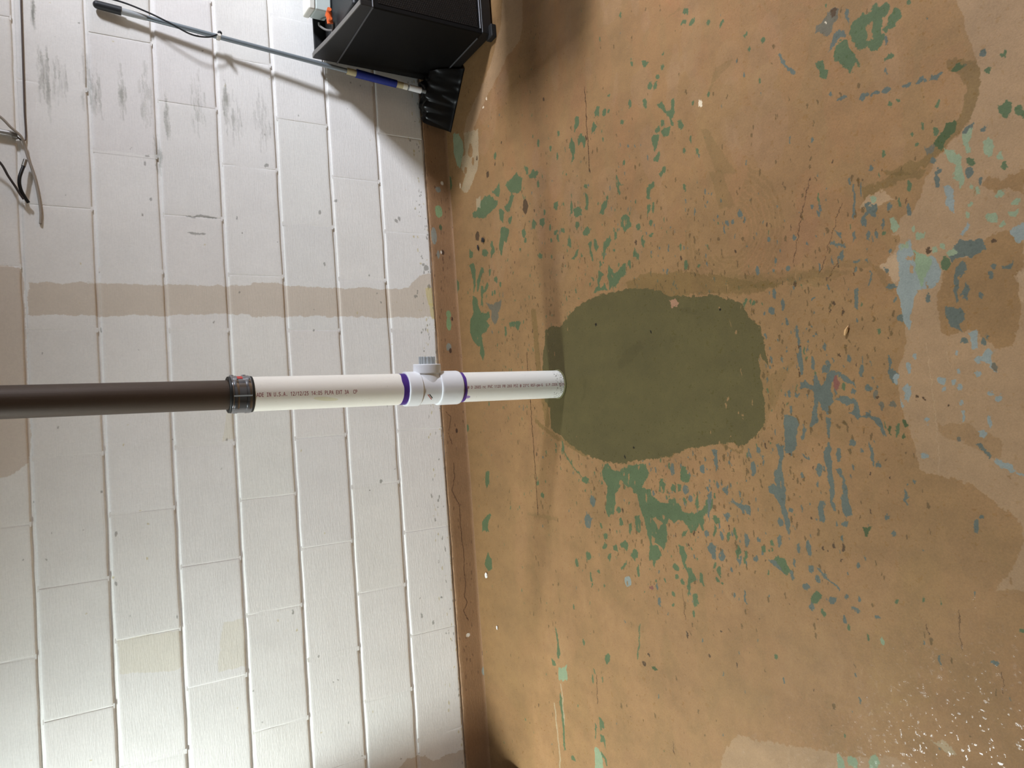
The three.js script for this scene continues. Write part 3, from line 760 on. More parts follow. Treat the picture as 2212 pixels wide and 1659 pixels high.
// ---------------------------------------------------------------- the block wall
const COURSE = 0.2032, BASE = 0.1092;
const WALL = { white: '#f0ede7', beige: '#d9cdbd', beigeT: 'rgba(206,188,168,0.60)', yellowT: 'rgba(226,214,180,0.30)', yellow: 'rgba(214,196,120,0.5)', scuff: 'rgba(92,90,84,0.42)', greyT: 'rgba(120,112,104,0.16)' };
function paintWall(ctx) {
  const { poly, spot, stroke } = PEN(ctx, WALL);
  ctx.fillStyle = WALL.white; ctx.fillRect(-3000, -200, 6000, 3000);
  for (let n = 0; n < 9; n++) for (let k = -6; k < 7; k++) {     // every block took the roller a little differently
    const h = hash(n, k, 5); ctx.fillStyle = h > 0.5 ? `rgba(255,252,244,${(h - 0.5) * 0.22})` : `rgba(190,184,176,${(0.5 - h) * 0.22})`;
    ctx.fillRect((k * 2 + (n % 2)) * COURSE * 1000, (BASE + n * COURSE) * 1000, 406, 203);
  }
const greyStreaks = (x, y, rx, ry) => {                               // a patch of short grey horizontal strokes
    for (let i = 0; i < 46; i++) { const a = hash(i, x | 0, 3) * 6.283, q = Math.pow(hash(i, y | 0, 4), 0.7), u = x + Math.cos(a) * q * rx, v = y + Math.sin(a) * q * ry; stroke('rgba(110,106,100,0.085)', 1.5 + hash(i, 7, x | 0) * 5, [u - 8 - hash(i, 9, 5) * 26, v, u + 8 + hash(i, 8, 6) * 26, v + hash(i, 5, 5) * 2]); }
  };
  poly('beige', [559,1519, 563,1324, 563,1135, 566,978, 571,839, 582,833, 584,754, 575,710, 573,516, 575,262, 590,214, 622,181, 641,148, 645,84, 453,88, 462,140, 457,274, 460,523, 456,751, 453,842, 463,853, 466,913, 460,1066, 456,1139, 454,1332, 455,1523]);
  poly('beige', [-1339,436, -1299,391, -1276,355, -1277,306, -1286,293, -1284,281, -1302,271, -1314,260, -1312,189, -1312,116, -1321,53, -1457,63]);
  poly('beigeT', [606,1637, 609,1541, 573,1533, 396,1531, 205,1531, 59,1529, -12,1538, -51,1587, -57,1656]);
  poly('yellowT', [-607,1318, -616,1135, -737,1129, -747,1150, -715,1315]);
  poly('yellowT', [-618,998, -616,929, -786,926, -782,1021]);
  poly('yellowT', [129,946, 128,922, 20,926, 7,967]);
  poly('yellow', [584,148, 586,89, 511,94, 510,137]);
  poly('yellow', [520,136, 521,93, 452,99, 452,124]);
  spot('scuff', 813, 997, 4, 53);
  spot('scuff', 752, 1015, 4, 31);
  spot('scuff', 919, 503, 5, 6);
  spot('scuff', -194, 392, 9, 6);
  spot('scuff', 406, 1325, 9, 3);
  spot('scuff', 1013, 1161, 3, 7);
  spot('scuff', 987, 1172, 7, 4);
  spot('scuff', 863, 1157, 7, 4);
  spot('scuff', 870, 241, 8, 6);
  spot('scuff', 858, 256, 8, 8);
  spot('scuff', -269, 1308, 9, 3);
  spot('scuff', -429, 1314, 6, 4);
  spot('scuff', -571, 1142, 8, 3);
  spot('scuff', 1029, 761, 5, 9);
  spot('scuff', -629, 758, 7, 3);
  spot('scuff', -744, 258, 11, 4);
  spot('scuff', -781, 210, 9, 4);
  spot('scuff', 667, 136, 12, 11);
  spot('scuff', 589, 129, 8, 8);
  spot('scuff', 548, 190, 8, 8);
  spot('scuff', 682, 149, 6, 8);
  spot('scuff', 665, 565, 7, 4);
  spot('scuff', 865, 571, 11, 5);
  spot('scuff', 821, 879, 7, 3);
  greyStreaks(1241, 1462, 93, 11);
  greyStreaks(1221, 1443, 109, 6);
  greyStreaks(1227, 1415, 79, 29);
  greyStreaks(1241, 1334, 112, 19);
  greyStreaks(1214, 1306, 88, 16);
  greyStreaks(1219, 1231, 82, 13);
  greyStreaks(1216, 1154, 108, 26);
  greyStreaks(1168, 1093, 84, 9);
  greyStreaks(1228, 988, 106, 28);
  greyStreaks(1261, 894, 53, 11);
  greyStreaks(1195, 868, 97, 33);
  greyStreaks(1202, 769, 107, 31);
  greyStreaks(1030, 1128, 66, 12);
  greyStreaks(1448, 1475, 47, 6);
  for (let i = 0; i < 420; i++) {                                 // splashed dirt along the foot of the wall, and stray flecks above it
    const low = hash(i, 1, 44) < 0.72, x = (hash(i, 2, 44) * 3.5 - 1.55) * 1000, y = low ? 108 + Math.pow(hash(i, 3, 44), 2.2) * 75 : 110 + hash(i, 3, 44) * 1500;
    spot(hash(i, 4, 44) > 0.6 ? 'rgba(190,172,110,0.5)' : 'rgba(104,100,90,0.5)', x, y, 1.5 + hash(i, 5, 44) * (low ? 7 : 3), 1 + hash(i, 6, 44) * 2.2);
  }
  for (let i = 0; i < 60; i++) stroke('rgba(202,186,120,0.55)', 3 + hash(i, 9, 44) * 5, [-1500 + i * 56, 109, -1500 + i * 56 + hash(i, 8, 44) * 70, 110]);
}
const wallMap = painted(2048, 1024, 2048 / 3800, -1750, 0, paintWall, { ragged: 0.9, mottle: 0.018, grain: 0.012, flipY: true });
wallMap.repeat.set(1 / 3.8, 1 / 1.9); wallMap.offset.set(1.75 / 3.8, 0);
const wallRelief = relief(4, 1, 0.5, 61);
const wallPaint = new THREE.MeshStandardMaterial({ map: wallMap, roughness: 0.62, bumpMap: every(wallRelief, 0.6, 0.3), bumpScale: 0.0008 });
const plainPaint = std('#f0ede7', 0.7, { bumpMap: every(wallRelief, 0.6, 0.3), bumpScale: 0.0008 });

const wall = struct(new THREE.Group()); wall.name = 'wall_back'; wall.userData.label = 'white painted block wall'; scene.add(wall);
function block(x0, x1, y0, y1, s) {
  const near = [0, 0.0014, 0.003, 0.0055, 0.012], xs = [], ys = [], W = x1 - x0, H = y1 - y0;
  for (const a of near) xs.push(a); for (let i = 1; i < 10; i++) xs.push(0.012 + (W - 0.024) * i / 10); for (const a of near.slice().reverse()) xs.push(W - a);
  for (const a of near) ys.push(a); for (const f of [0.3, 0.5, 0.7]) ys.push(H * f); for (const a of near.slice().reverse()) ys.push(H - a);
  const pos = [], uv = [], idx = [], nx = xs.length, ny = ys.length, push = (x, y, z) => { pos.push(x, y, z); uv.push(x, y); return pos.length / 3 - 1; };
  const proud = (hash(s, 3, 8) - 0.5) * 0.0012;
  for (const b of ys) for (const a of xs) {
    const dx = Math.min(a, W - a), dy = Math.min(b, H - b), wob = 0.0016 * noise3((x0 + a) * 9, b < H / 2 ? s : s + 0.5, 3) + 0.0008 * noise3((x0 + a) * 40, s, 6);
    const ex = 1 - clamp(dx / 0.007, 0, 1), ey = 1 - clamp(dy / 0.0055, 0, 1);
    const z = proud - 0.0008 * ex * ex - 0.0062 * ey * ey + 0.0006 * noise3((x0 + a) * 14, (y0 + b) * 14, 2);
    const edge = 1 - clamp(dy / 0.02, 0, 1); push(x0 + a, y0 + b + wob * edge, z);
  }
  for (let j = 0; j < ny - 1; j++) for (let i = 0; i < nx - 1; i++) { const o = j * nx + i; idx.push(o, o + 1, o + nx + 1, o, o + nx + 1, o + nx); }
  const ring = []; for (let i = 0; i < nx; i++) ring.push(i); for (let j = 1; j < ny; j++) ring.push(j * nx + nx - 1); for (let i = nx - 2; i >= 0; i--) ring.push((ny - 1) * nx + i); for (let j = ny - 2; j > 0; j--) ring.push(j * nx);
  const back = ring.map((r) => push(pos[r * 3], pos[r * 3 + 1], -0.03));
  for (let i = 0; i < ring.length; i++) { const j = (i + 1) % ring.length; idx.push(ring[i], back[i], back[j], ring[i], back[j], ring[j]); }
  const g = new THREE.BufferGeometry(); g.setAttribute('position', new THREE.Float32BufferAttribute(pos, 3)); g.setAttribute('uv', new THREE.Float32BufferAttribute(uv, 2)); g.setIndex(idx); g.computeVertexNormals(); return g;
}
const ROWS = 9, mortarGeos = [];
for (let n = 0; n < ROWS; n++) {
  const y0 = BASE + n * COURSE;
  for (let k = -5; k < 6; k++) {
    const x0 = (k * 2 + (n % 2)) * COURSE, x1 = x0 + 2 * COURSE; if (x1 < -1.75 || x0 > 2.05) continue;
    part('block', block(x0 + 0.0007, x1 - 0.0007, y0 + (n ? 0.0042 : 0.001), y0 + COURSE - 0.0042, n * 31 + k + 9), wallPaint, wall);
    const h = new THREE.PlaneGeometry(0.016, COURSE - 0.008, 1, 8); h.translate(x0, y0 + COURSE / 2, -0.0003 - hash(n, k, 77) * 0.0008); mortarGeos.push(h);
  }
  if (n) {                                                        // tooled bed joint: a shallow trough between two courses
    const segs = 90, prof = [[-0.0075, -0.0052], [-0.004, -0.0057], [0, -0.0066], [0.004, -0.0075], [0.0075, -0.0075]], g = new THREE.PlaneGeometry(1, 1, segs, prof.length - 1), p = g.attributes.position;
    for (let i = 0; i < p.count; i++) { const c = i % (segs + 1), r = Math.floor(i / (segs + 1)), x = -2.05 + 4.6 * c / segs, w = 0.0012 * noise3(x * 7, n, 4); p.setXYZ(i, x, y0 - prof[r][0] * -1 * -1 + w, prof[prof.length - 1 - r][1] + 0.0012 * noise3(x * 11, n, 9)); }
    g.computeVertexNormals(); mortarGeos.push(g);
  }
}
mortarGeos.forEach((g) => { const u = g.attributes.uv, p = g.attributes.position; for (let i = 0; i < u.count; i++) u.setXY(i, p.getX(i), p.getY(i)); });
part('mortar', mergeGeometries(mortarGeos), wallPaint, wall);
part('core', (() => { const a = new THREE.BoxGeometry(9.2, CEILING + 0.2, 0.18), b = new THREE.BoxGeometry(9.2, 0.45, 0.012); a.translate(0.2, CEILING / 2, -0.099); b.translate(0.2, 2.17, -0.006);
  const c = new THREE.BoxGeometry(2.4, 2.2, 0.012), d = c.clone(); c.translate(-3.25, 1.0, -0.006); d.translate(3.57, 1.0, -0.006); return mergeGeometries([a, b, c, d]); })(), plainPaint, wall);

// ---------------------------------------------------------------- painted concrete curb at the foot of the wall
const CURB = { brown: '#926f4e', lightG: '#7f9468', light: '#88877a', white: '#d8cfc0', dark: '#4a3426', greenD: '#4e5a3c', crack: '#4c3222' };
function paintCurb(ctx) {
  const { poly, spot, stroke } = PEN(ctx, CURB);
  ctx.fillStyle = CURB.brown; ctx.fillRect(-3000, -50, 6000, 400);
  for (let i = 0; i < 260; i++) spot(hash(i, 1, 71) > 0.45 ? 'rgba(70,48,34,0.45)' : 'rgba(160,124,96,0.4)', hash(i, 2, 71) * 3700 - 1700, hash(i, 3, 71) * 110, 2 + hash(i, 4, 71) * 9, 0.8 + hash(i, 5, 71) * 2);
  for (let i = 0; i < 70; i++) stroke('rgba(176,142,112,0.7)', 1.6, [-1700 + i * 55, 106.5, -1700 + i * 55 + 15 + hash(i, 6, 71) * 40, 106]);
  spot('lightG', 913, 62, 28, 17);
  spot('light', 807, 92, 36, 13);
  spot('white', 1038, 38, 8, 7);
  spot('light', 729, 78, 18, 6);
  spot('lightG', 473, 48, 16, 11);
  spot('lightG', 433, 51, 28, 11);
  spot('light', 1010, 57, 12, 13);
  spot('dark', 740, 56, 12, 7);
  spot('dark', -18, 48, 10, 6);
  spot('light', 335, 58, 16, 13);
  spot('dark', 319, 51, 10, 6);
  spot('white', -863, 60, 7, 8);
  spot('dark', 453, 34, 8, 4);
  spot('light', -1023, -2, 19, 11);
  spot('greenD', 845, 59, 12, 7);
  spot('white', 740, 64, 8, 4);
  stroke('crack', 2.5, [-151,73, -209,73, -265,88, -326,61, -441,61, -557,53, -594,60, -652,54, -707,65, -728,53, -762,73, -804,55]);
  stroke('crack', 2, [63,91, 42,72, -34,86, -74,74]);
}
const curbMap = painted(2048, 64, 2048 / 3800, -1750, 0, paintCurb, { ragged: 0.6, mottle: 0.06, grain: 0.03, flipY: true });
curbMap.repeat.set(1 / 3.8, 1 / 0.11875); curbMap.offset.set(1.75 / 3.8, 0);
{
  const segs = 260, prof = [[-0.012, 0.1058], [0.0015, 0.1062], [0.0042, 0.1045], [0.005, 0.09], [0.0045, 0.05], [0.005, 0.012], [0.0065, 0.004], [0.009, 0.0]], pos = [], uv = [], idx = [], m = prof.length;
  for (let i = 0; i <= segs; i++) { const x = -1.75 + 3.8 * i / segs; for (let j = 0; j < m; j++) { const w = j < 3 ? 0.0013 * noise3(x * 16, j > 1 ? 1 : 0, 5) + 0.0012 * noise3(x * 55, 4, 5) : 0; pos.push(x, prof[j][1] + w - (j < 3 ? 0.0012 : 0), prof[j][0] + 0.0012 * noise3(x * 9, prof[j][1] * 12, 8)); uv.push(x, prof[j][1]); } }
  for (let i = 0; i < segs; i++) for (let j = 0; j < m - 1; j++) { const o = i * m + j; idx.push(o, o + 1, o + m + 1, o, o + m + 1, o + m); }
  const g = new THREE.BufferGeometry(); g.setAttribute('position', new THREE.Float32BufferAttribute(pos, 3)); g.setAttribute('uv', new THREE.Float32BufferAttribute(uv, 2)); g.setIndex(idx); g.computeVertexNormals();
  const curb = struct(part('baseboard_back', g, new THREE.MeshStandardMaterial({ map: curbMap, roughness: 0.6, bumpMap: every(wallRelief, 0.35, 0.18), bumpScale: 0.0009 }), scene));
  curb.userData.label = 'brown painted concrete curb along the foot of the block wall';
  part('curb_end', (() => { const a = new THREE.BoxGeometry(2.6, 0.105, 0.014), b = a.clone(); a.translate(-3.05, 0.0525, -0.002); b.translate(3.35, 0.0525, -0.002); return mergeGeometries([a, b]); })(), std('#926f4e', 0.6), curb);
}

// ---------------------------------------------------------------- the rest of the room, behind and beside the camera
const roomPaint = std('#8e8e8a', 0.8);
struct(part('wall_left', box(0.15, CEILING + 0.2, 5, -4.325, CEILING / 2, 2.3), roomPaint, scene));
struct(part('wall_right', box(0.15, CEILING + 0.2, 5, 4.725, CEILING / 2, 2.3), roomPaint, scene));
struct(part('wall_front', box(9.2, CEILING + 0.2, 0.15, 0.2, CEILING / 2, 4.775), roomPaint, scene));
struct(part('ceiling', box(9.2, 0.15, 5, 0.2, CEILING + 0.075, 2.3), std('#8a8986', 0.85), scene));

for (const L of LAMPS) {
  const t = thing('ceiling_light', L.label, 'light', [L.at[0], CEILING, L.at[1]]), [w, d] = L.size, col = new THREE.Color(...L.color);
  part('housing', box(w + 0.05, 0.045, d + 0.05, 0, -0.0225, 0, 0.006), std('#e6e6e2', 0.5), t);
  part('diffuser', box(w, 0.008, d, 0, -0.046, 0, 0.003), new THREE.MeshStandardMaterial({ color: '#f2f2ee', emissive: col, emissiveIntensity: 3, roughness: 0.5 }), t);
  const addedHood = std('#77777a', 0.6);  // sides added to cut the light that reaches the upper wall
  for (const [hw, hd, hx, hz] of [[w + 0.03, 0.01, 0, d / 2 + 0.01], [w + 0.03, 0.01, 0, -d / 2 - 0.01], [0.01, d + 0.03, w / 2 + 0.01, 0], [0.01, d + 0.03, -w / 2 - 0.01, 0]]) part('added_hood_side', box(hw, L.addedHood, hd, hx, -0.04 - L.addedHood / 2, hz, 0.002), addedHood, t);
  const a = new THREE.RectAreaLight(col, L.power, w, d); a.name = 'lamp'; a.position.set(0, -0.056, 0); a.rotation.x = -Math.PI / 2; t.add(a);
}

// ---------------------------------------------------------------- the pipe in front of the wall
const pipe = thing('drain_pipe', 'vertical pipe, dark steel above and white plastic below, standing in the dark floor patch', 'pipe', [0.1208, 0, 0.7075]);
pipe.rotation.z = -0.0112;
{
  const R = 0.0465, K = 4000, circ = 2 * Math.PI * R;
  function printed(h, draw, baseColor) {
    const c = document.createElement('canvas'); c.width = Math.round(circ * K); c.height = Math.round(h * K); const x = c.getContext('2d');
    x.fillStyle = baseColor; x.fillRect(0, 0, c.width, c.height); draw(x, c.width, c.height, K);
    const t = new THREE.CanvasTexture(c); t.colorSpace = THREE.SRGBColorSpace; t.anisotropy = 8; return t;
  }
  const wrapCyl = (r, y0, y1) => { const g = new THREE.CylinderGeometry(r, r, y1 - y0, 64, 1, true, Math.PI, Math.PI * 2); g.translate(0, (y0 + y1) / 2, 0); return g; };
  // Ink-jet print runs down the pipe, the tops of its letters to the right.
  const print = (x, str, off, top, adv, cap) => {
    x.save(); x.translate(x.canvas.width / 2 + off * K, top * K); x.rotate(Math.PI / 2); x.font = `bold ${Math.round(cap / 0.72 * K)}px monospace`; x.fillStyle = '#8c3a3e'; x.textBaseline = 'middle';
    const w = x.measureText('M').width; x.scale(adv * K / w, 1); x.fillText(str, 0, 0); x.restore();
  };
  const flecks = (x, n, y0, y1, cols, s) => { for (let i = 0; i < n; i++) { x.fillStyle = cols[Math.floor(rnd() * cols.length)]; const q = Math.pow(rnd(), 1.7); x.beginPath(); x.ellipse(rnd() * x.canvas.width, mix(y1, y0, q) * K, rr(0.4, s) * K / 1000, rr(0.4, s) * K / 1000, 0, 0, 7); x.fill(); } };
  const upperMap = printed(0.42, (x) => { print(x, 'ADE IN U.S.A. 12/12/25 14:05 PLPA EXT 3A  CP', -0.0056, 0.006, 0.0062, 0.0105); flecks(x, 60, 0, 0.42, ['rgba(150,135,110,0.35)', 'rgba(120,100,90,0.3)'], 1); x.fillStyle = 'rgba(214,206,140,0.30)'; x.beginPath(); x.ellipse(x.canvas.width * 0.42, 0.19 * K, 0.006 * K, 0.035 * K, 0.1, 0, 7); x.fill(); }, '#fbf6ea');
  const lowerMap = printed(0.37, (x) => { print(x, 'M D 2665 nc PVC 1120 PR 260 PSI @ 23°C NSF-pw-G  U.P.CODE ASTM', -0.0038, 0.002, 0.00585, 0.0085); flecks(x, 620, 0.325, 0.37, ['rgba(40,36,28,0.85)', 'rgba(90,84,60,0.7)', 'rgba(245,245,240,0.9)', 'rgba(60,54,40,0.8)'], 1.6); flecks(x, 90, 0, 0.37, ['rgba(120,110,90,0.4)', 'rgba(170,160,140,0.5)'], 1); x.fillStyle = 'rgba(150,118,190,0.8)'; x.beginPath(); x.ellipse(x.canvas.width * 0.375, 0.004 * K, 0.006 * K, 0.012 * K, 0, 0, 7); x.fill(); }, '#fbf8f0');
  const pvc = { roughness: 0.38 };
  part('upper_pipe', wrapCyl(R, 0.575, 0.995), new THREE.MeshStandardMaterial({ map: upperMap, ...pvc }), pipe).userData.label = 'cream plastic pipe with a red printed line';
  part('lower_pipe', wrapCyl(R, -0.002, 0.3695), new THREE.MeshStandardMaterial({ map: lowerMap, ...pvc }), pipe).userData.label = 'white plastic pipe with a red printed line and dirty foot';
  // dark steel pipe
  const steelTex = relief(1, 40, 0.8, 91);
  const steel = new THREE.MeshStandardMaterial({ color: '#4a3a2c', roughness: 0.5, metalness: 0.25, bumpMap: every(steelTex, 0.25, 1), bumpScale: 0.0002 });
  { const g = new THREE.CylinderGeometry(0.0388, 0.0388, CEILING - 1.0, 64, 1, true); g.translate(0, (CEILING + 1.0) / 2, 0); part('steel_pipe', g, steel, pipe).userData.label = 'dark brown steel pipe'; }
  // shielded coupling
  const steelShine = new THREE.MeshStandardMaterial({ color: '#86868a', roughness: 0.2, metalness: 1 });
  const cup = lathe([[0.039, 1.0535], [0.046, 1.0545], [0.0482, 1.053], [0.0486, 1.050], [0.0486, 0.9955], [0.048, 0.9925], [0.0465, 0.992]], 64);
  part('rubber_sleeve', cup, std('#15140f', 0.55), pipe);
  const shield = [[0.0487, 1.0475]]; for (let i = 0; i <= 44; i++) { const y = 1.0470 - i * 0.0485 / 44, ridge = (i % 4 < 2 ? 0.0004 : 0); shield.push([0.0491 + (i > 13 && i < 31 ? 0 : ridge), y]); } shield.push([0.0487, 0.998]);
  part('steel_shield', lathe(shield, 96), steelShine, pipe);
  for (const y of [1.0375, 1.0065]) {
    const b = part('clamp_band', lathe([[0.0492, y + 0.0055], [0.0504, y + 0.005], [0.0504, y - 0.005], [0.0492, y - 0.0055]], 96), steelShine, pipe);
    const hx = Math.sin(2.2), hz = Math.cos(2.2), s = box(0.02, 0.012, 0.013, 0, 0, 0, 0.003); s.rotateY(2.2); s.translate(hx * 0.056, y, hz * 0.056); part('screw_housing', s, steelShine, b);
  }
  { const g = new THREE.CylinderGeometry(0.0506, 0.0506, 0.046, 4, 1, true, -0.16, 0.07); g.translate(0, 1.0225, 0); part('overlap_seam', g, new THREE.MeshStandardMaterial({ color: '#c9d6de', roughness: 0.35, metalness: 0.6, side: THREE.DoubleSide }), pipe); }
  { const g = new THREE.CylinderGeometry(0.0500, 0.0500, 0.016, 8, 1, true, 0.92, 0.34); g.translate(0, 1.0265, 0); part('label_patch', g, std('#c63a34', 0.5, { side: THREE.DoubleSide }), pipe).userData.label = 'small red label'; }
  // primer rings
  const wavyRing = (r, y0, y1, amp, s) => { const n = 96, pos = [], idx = []; for (let i = 0; i <= n; i++) { const a = i / n * Math.PI * 2, w = amp * noise3(Math.cos(a) * 2 + 5, Math.sin(a) * 2 + 5, s), v = amp * noise3(Math.cos(a) * 3 + 9, Math.sin(a) * 3 + 9, s + 2); for (const [y, q] of [[y1 + w, r - 0.0006], [y1 + w - 0.0006, r + 0.0003], [y0 + v + 0.0006, r + 0.0005], [y0 + v, r - 0.0004]]) pos.push(Math.sin(a) * q, y, Math.cos(a) * q); } for (let i = 0; i < n; i++) for (let j = 0; j < 3; j++) { const o = i * 4 + j; idx.push(o, o + 1, o + 5, o, o + 5, o + 4); } const g = new THREE.BufferGeometry(); g.setAttribute('position', new THREE.Float32BufferAttribute(pos, 3)); g.setIndex(idx); g.computeVertexNormals(); return g; };
  const primer = std('#4a2b86', 0.4, { side: THREE.DoubleSide });
  part('primer_ring', wavyRing(R, 0.556, 0.577, 0.003, 3), primer, pipe).userData.label = 'purple primer smear above the tee';
  part('primer_ring', wavyRing(R, 0.3665, 0.3805, 0.0025, 8), std('#5b3a94', 0.4, { side: THREE.DoubleSide }), pipe).userData.label = 'thin purple primer smear below the tee';
  // tee
  const teeMat = std('#f4f5f7', 0.32);
  const stickerMap = printed(0.06, (x, w, h) => { x.save(); x.translate(w * 0.405, h * 0.40); x.rotate(-0.72); x.fillStyle = '#b23a34'; x.fillRect(-0.012 * K, -0.004 * K, 0.024 * K, 0.0022 * K); x.fillStyle = '#3f423c'; x.fillRect(-0.009 * K, 0.0 * K, 0.018 * K, 0.0028 * K); x.fillStyle = '#aab0ac'; x.fillRect(-0.009 * K, -0.0012 * K, 0.02 * K, 0.001 * K); x.restore(); }, '#f4f5f7');
  const tee = part('tee_fitting', wrapCyl(0.0483, 0.4525, 0.5145), new THREE.MeshStandardMaterial({ map: stickerMap, roughness: 0.32 }), pipe);
  for (const hub of [
    lathe([[0.0466, 0.5575], [0.0505, 0.5572], [0.0518, 0.5555], [0.0520, 0.552], [0.0520, 0.5165], [0.0514, 0.5148], [0.0482, 0.5140]], 72),
    lathe([[0.0482, 0.4535], [0.0508, 0.4530], [0.0522, 0.4505], [0.0524, 0.446], [0.0524, 0.385], [0.0514, 0.3808], [0.0505, 0.3802], [0.0466, 0.3800]], 72)]) part('hub', hub, teeMat, tee);
  tee.userData.label = 'white plastic tee with a side branch';
  { const g = lathe([[0.0475, 0], [0.0455, 0.014], [0.0405, 0.036], [0.039, 0.044], [0.0395, 0.0455], [0.0415, 0.0465], [0.042, 0.048], [0.042, 0.0715], [0.0415, 0.0735], [0.040, 0.0742], [0.031, 0.0742], [0.0305, 0.066], [0.0, 0.066]], 64);
    g.rotateZ(-Math.PI / 2); g.rotateY(-0.10); g.translate(0, 0.4815, 0); part('branch', g, teeMat, tee); }
  { const ribs = []; for (let i = 0; i < 14; i++) { const a = i / 14 * Math.PI * 2, b = box(0.026, 0.0045, 0.004, 0.084, Math.cos(a) * 0.0225, Math.sin(a) * 0.0225, 0.001); ribs.push(b); }
    const core = lathe([[0.0215, 0.067], [0.0215, 0.0945], [0.0205, 0.0965], [0.0165, 0.097], [0.0160, 0.088], [0.0, 0.088]], 40); core.rotateZ(-Math.PI / 2);
    const g = mergeGeometries([...ribs, core].map((q) => { const n = q.index ? q.toNonIndexed() : q; for (const k of Object.keys(n.attributes)) if (!['position', 'normal', 'uv'].includes(k)) n.deleteAttribute(k); return n; })); g.rotateY(-0.10); g.translate(0, 0.4815, 0);
    part('threaded_plug', g, new THREE.MeshPhysicalMaterial({ color: '#dfe3e4', roughness: 0.3, transmission: 0.45, thickness: 0 }), tee).userData.label = 'translucent ribbed plug'; }
  { const g = lathe([[0.0485, 0], [0.0505, 0.001], [0.0492, 0.004], [0.0467, 0.006]], 48); part('mortar_fillet', g, std('#6a6540', 0.8), pipe); }
}

// ---------------------------------------------------------------- black cabinet against the wall on the right
{
  const CW = 0.62, cab = thing('cabinet', 'black floor cabinet with a perforated front and an open tray top, against the white wall', 'cabinet', [1.46, 0, 0.04]);
  const blk = new THREE.MeshPhysicalMaterial({ color: '#080808', roughness: 0.55, specularIntensity: 0.45 }), dull = std('#090909', 0.7), D = 0.415;
  part('body', box(CW, 0.43, D, CW / 2, 0.262, D / 2, 0.006), blk, cab);
  part('plinth', box(CW - 0.006, 0.042, D + 0.006, CW / 2, 0.029, D / 2 + 0.002, 0.004), std('#100e0d', 0.5), cab);
  for (const [x, z] of [[0.012, D + 0.002], [CW - 0.012, D + 0.002], [0.012, 0.03], [CW - 0.012, 0.03]]) part('foot', box(0.05, 0.022, 0.045, x, 0.011, z, 0.004), dull, cab);
  for (const [a, b] of [[[0.002, 0.476, 0.0], [0.002, 0.476, D]], [[0.002, 0.476, D], [CW, 0.476, D]], [[0.0, 0.052, 0.10], [0.0, 0.052, D - 0.03]], [[0.02, 0.055, D + 0.001], [CW, 0.055, D + 0.001]]]) part('edge_highlight_trim', rod(a, b, 0.0032), std('#4a4a4c', 0.4), cab);  // edge beads, coloured grey for the highlight along the rounded black edges
  { const g = new THREE.PlaneGeometry(CW - 0.04, 0.39); g.translate(CW / 2, 0.262, D + 0.0012); const n = 256, d = new Uint8Array(n * n * 4); for (let y = 0, o = 0; y < n; y++) for (let x = 0; x < n; x++, o += 4) { const q = Math.hypot((x % 32) - 16, ((y + (Math.floor(x / 32) % 2) * 16) % 32) - 16) < 10 ? 0 : 255; d[o] = d[o + 1] = d[o + 2] = q; d[o + 3] = 255; }
    const t = new THREE.DataTexture(d, n, n); t.wrapS = t.wrapT = THREE.RepeatWrapping; t.magFilter = THREE.LinearFilter; t.repeat.set(9, 6); t.needsUpdate = true; part('grille', g, std('#0e0d0d', 0.36, { bumpMap: t, bumpScale: 0.003 }), cab); }
  // tray: side boards that rise in a curve towards the wall
  const side = new THREE.Shape(); side.moveTo(0, 0); side.lineTo(D - 0.004, 0); side.lineTo(D - 0.004, 0.040); side.bezierCurveTo(D * 0.72, 0.052, D * 0.4, 0.064, 0.025, 0.092); side.lineTo(0, 0.092); side.closePath();
  const rimShape = (() => { const top = side.getPoints(24).filter((q) => q.y > 0.039), s = new THREE.Shape(); top.forEach((q, i) => (i ? s.lineTo(q.x, q.y + 0.0045) : s.moveTo(q.x, q.y + 0.0045))); top.slice().reverse().forEach((q) => s.lineTo(q.x, q.y + 0.001)); s.closePath();
    const g = new THREE.ExtrudeGeometry(s, { depth: 0.017, bevelEnabled: false }); g.rotateY(-Math.PI / 2); g.translate(0.016, 0.477, 0.002); return g; })();
  for (const x of [0.004, CW - 0.019]) { const g = new THREE.ExtrudeGeometry(side, { depth: 0.015, bevelEnabled: true, bevelSize: 0.002, bevelThickness: 0.002, bevelSegments: 2, curveSegments: 20 }); g.rotateY(-Math.PI / 2); g.translate(x + 0.015, 0.477, 0.002); const ts = part('tray_side', g, std('#141312', 0.5), cab); part('rim', rimShape.clone().translate(x, 0, 0), std('#69655f', 0.45), ts); }  // lighter grey strip paints the lit top of the dark tray boards
  part('tray_front', box(CW - 0.03, 0.036, 0.014, CW / 2, 0.496, D - 0.012, 0.003), std('#0f0e0e', 0.45), cab);
  part('tray_back', box(CW - 0.03, 0.09, 0.012, CW / 2, 0.521, 0.008, 0.003), dull, cab);
  // what lies in the tray
  const wb = thing('white_box', 'white plastic box lying on the dark case in the tray of the black cabinet', 'box', [1.60, 0.5255, 0.075]); wb.rotation.y = -0.12;
  part('case', box(0.30, 0.060, 0.085, 0.15, 0.031, 0.0425, 0.006), std('#c9d2cb', 0.5), wb); part('lid', box(0.304, 0.024, 0.089, 0.15, 0.0735, 0.0425, 0.006), std('#e6e3d6', 0.5), wb);
  const kit = thing('tool_case', 'dark tool case with a grey strap in the tray of the black cabinet', 'case', [1.495, 0.479, 0.062]);
  part('case', box(0.55, 0.045, 0.33, 0.275, 0.0235, 0.165, 0.012), std('#16191b', 0.5), kit); part('strap', box(0.40, 0.004, 0.032, 0.30, 0.0478, 0.205, 0.0015), std('#6e6a66', 0.7), kit);
  const cord = thing('plug_cord', 'grey cord with an orange plug lying in the tray of the black cabinet', 'cord', [1.47, 0.500, 0.04]);
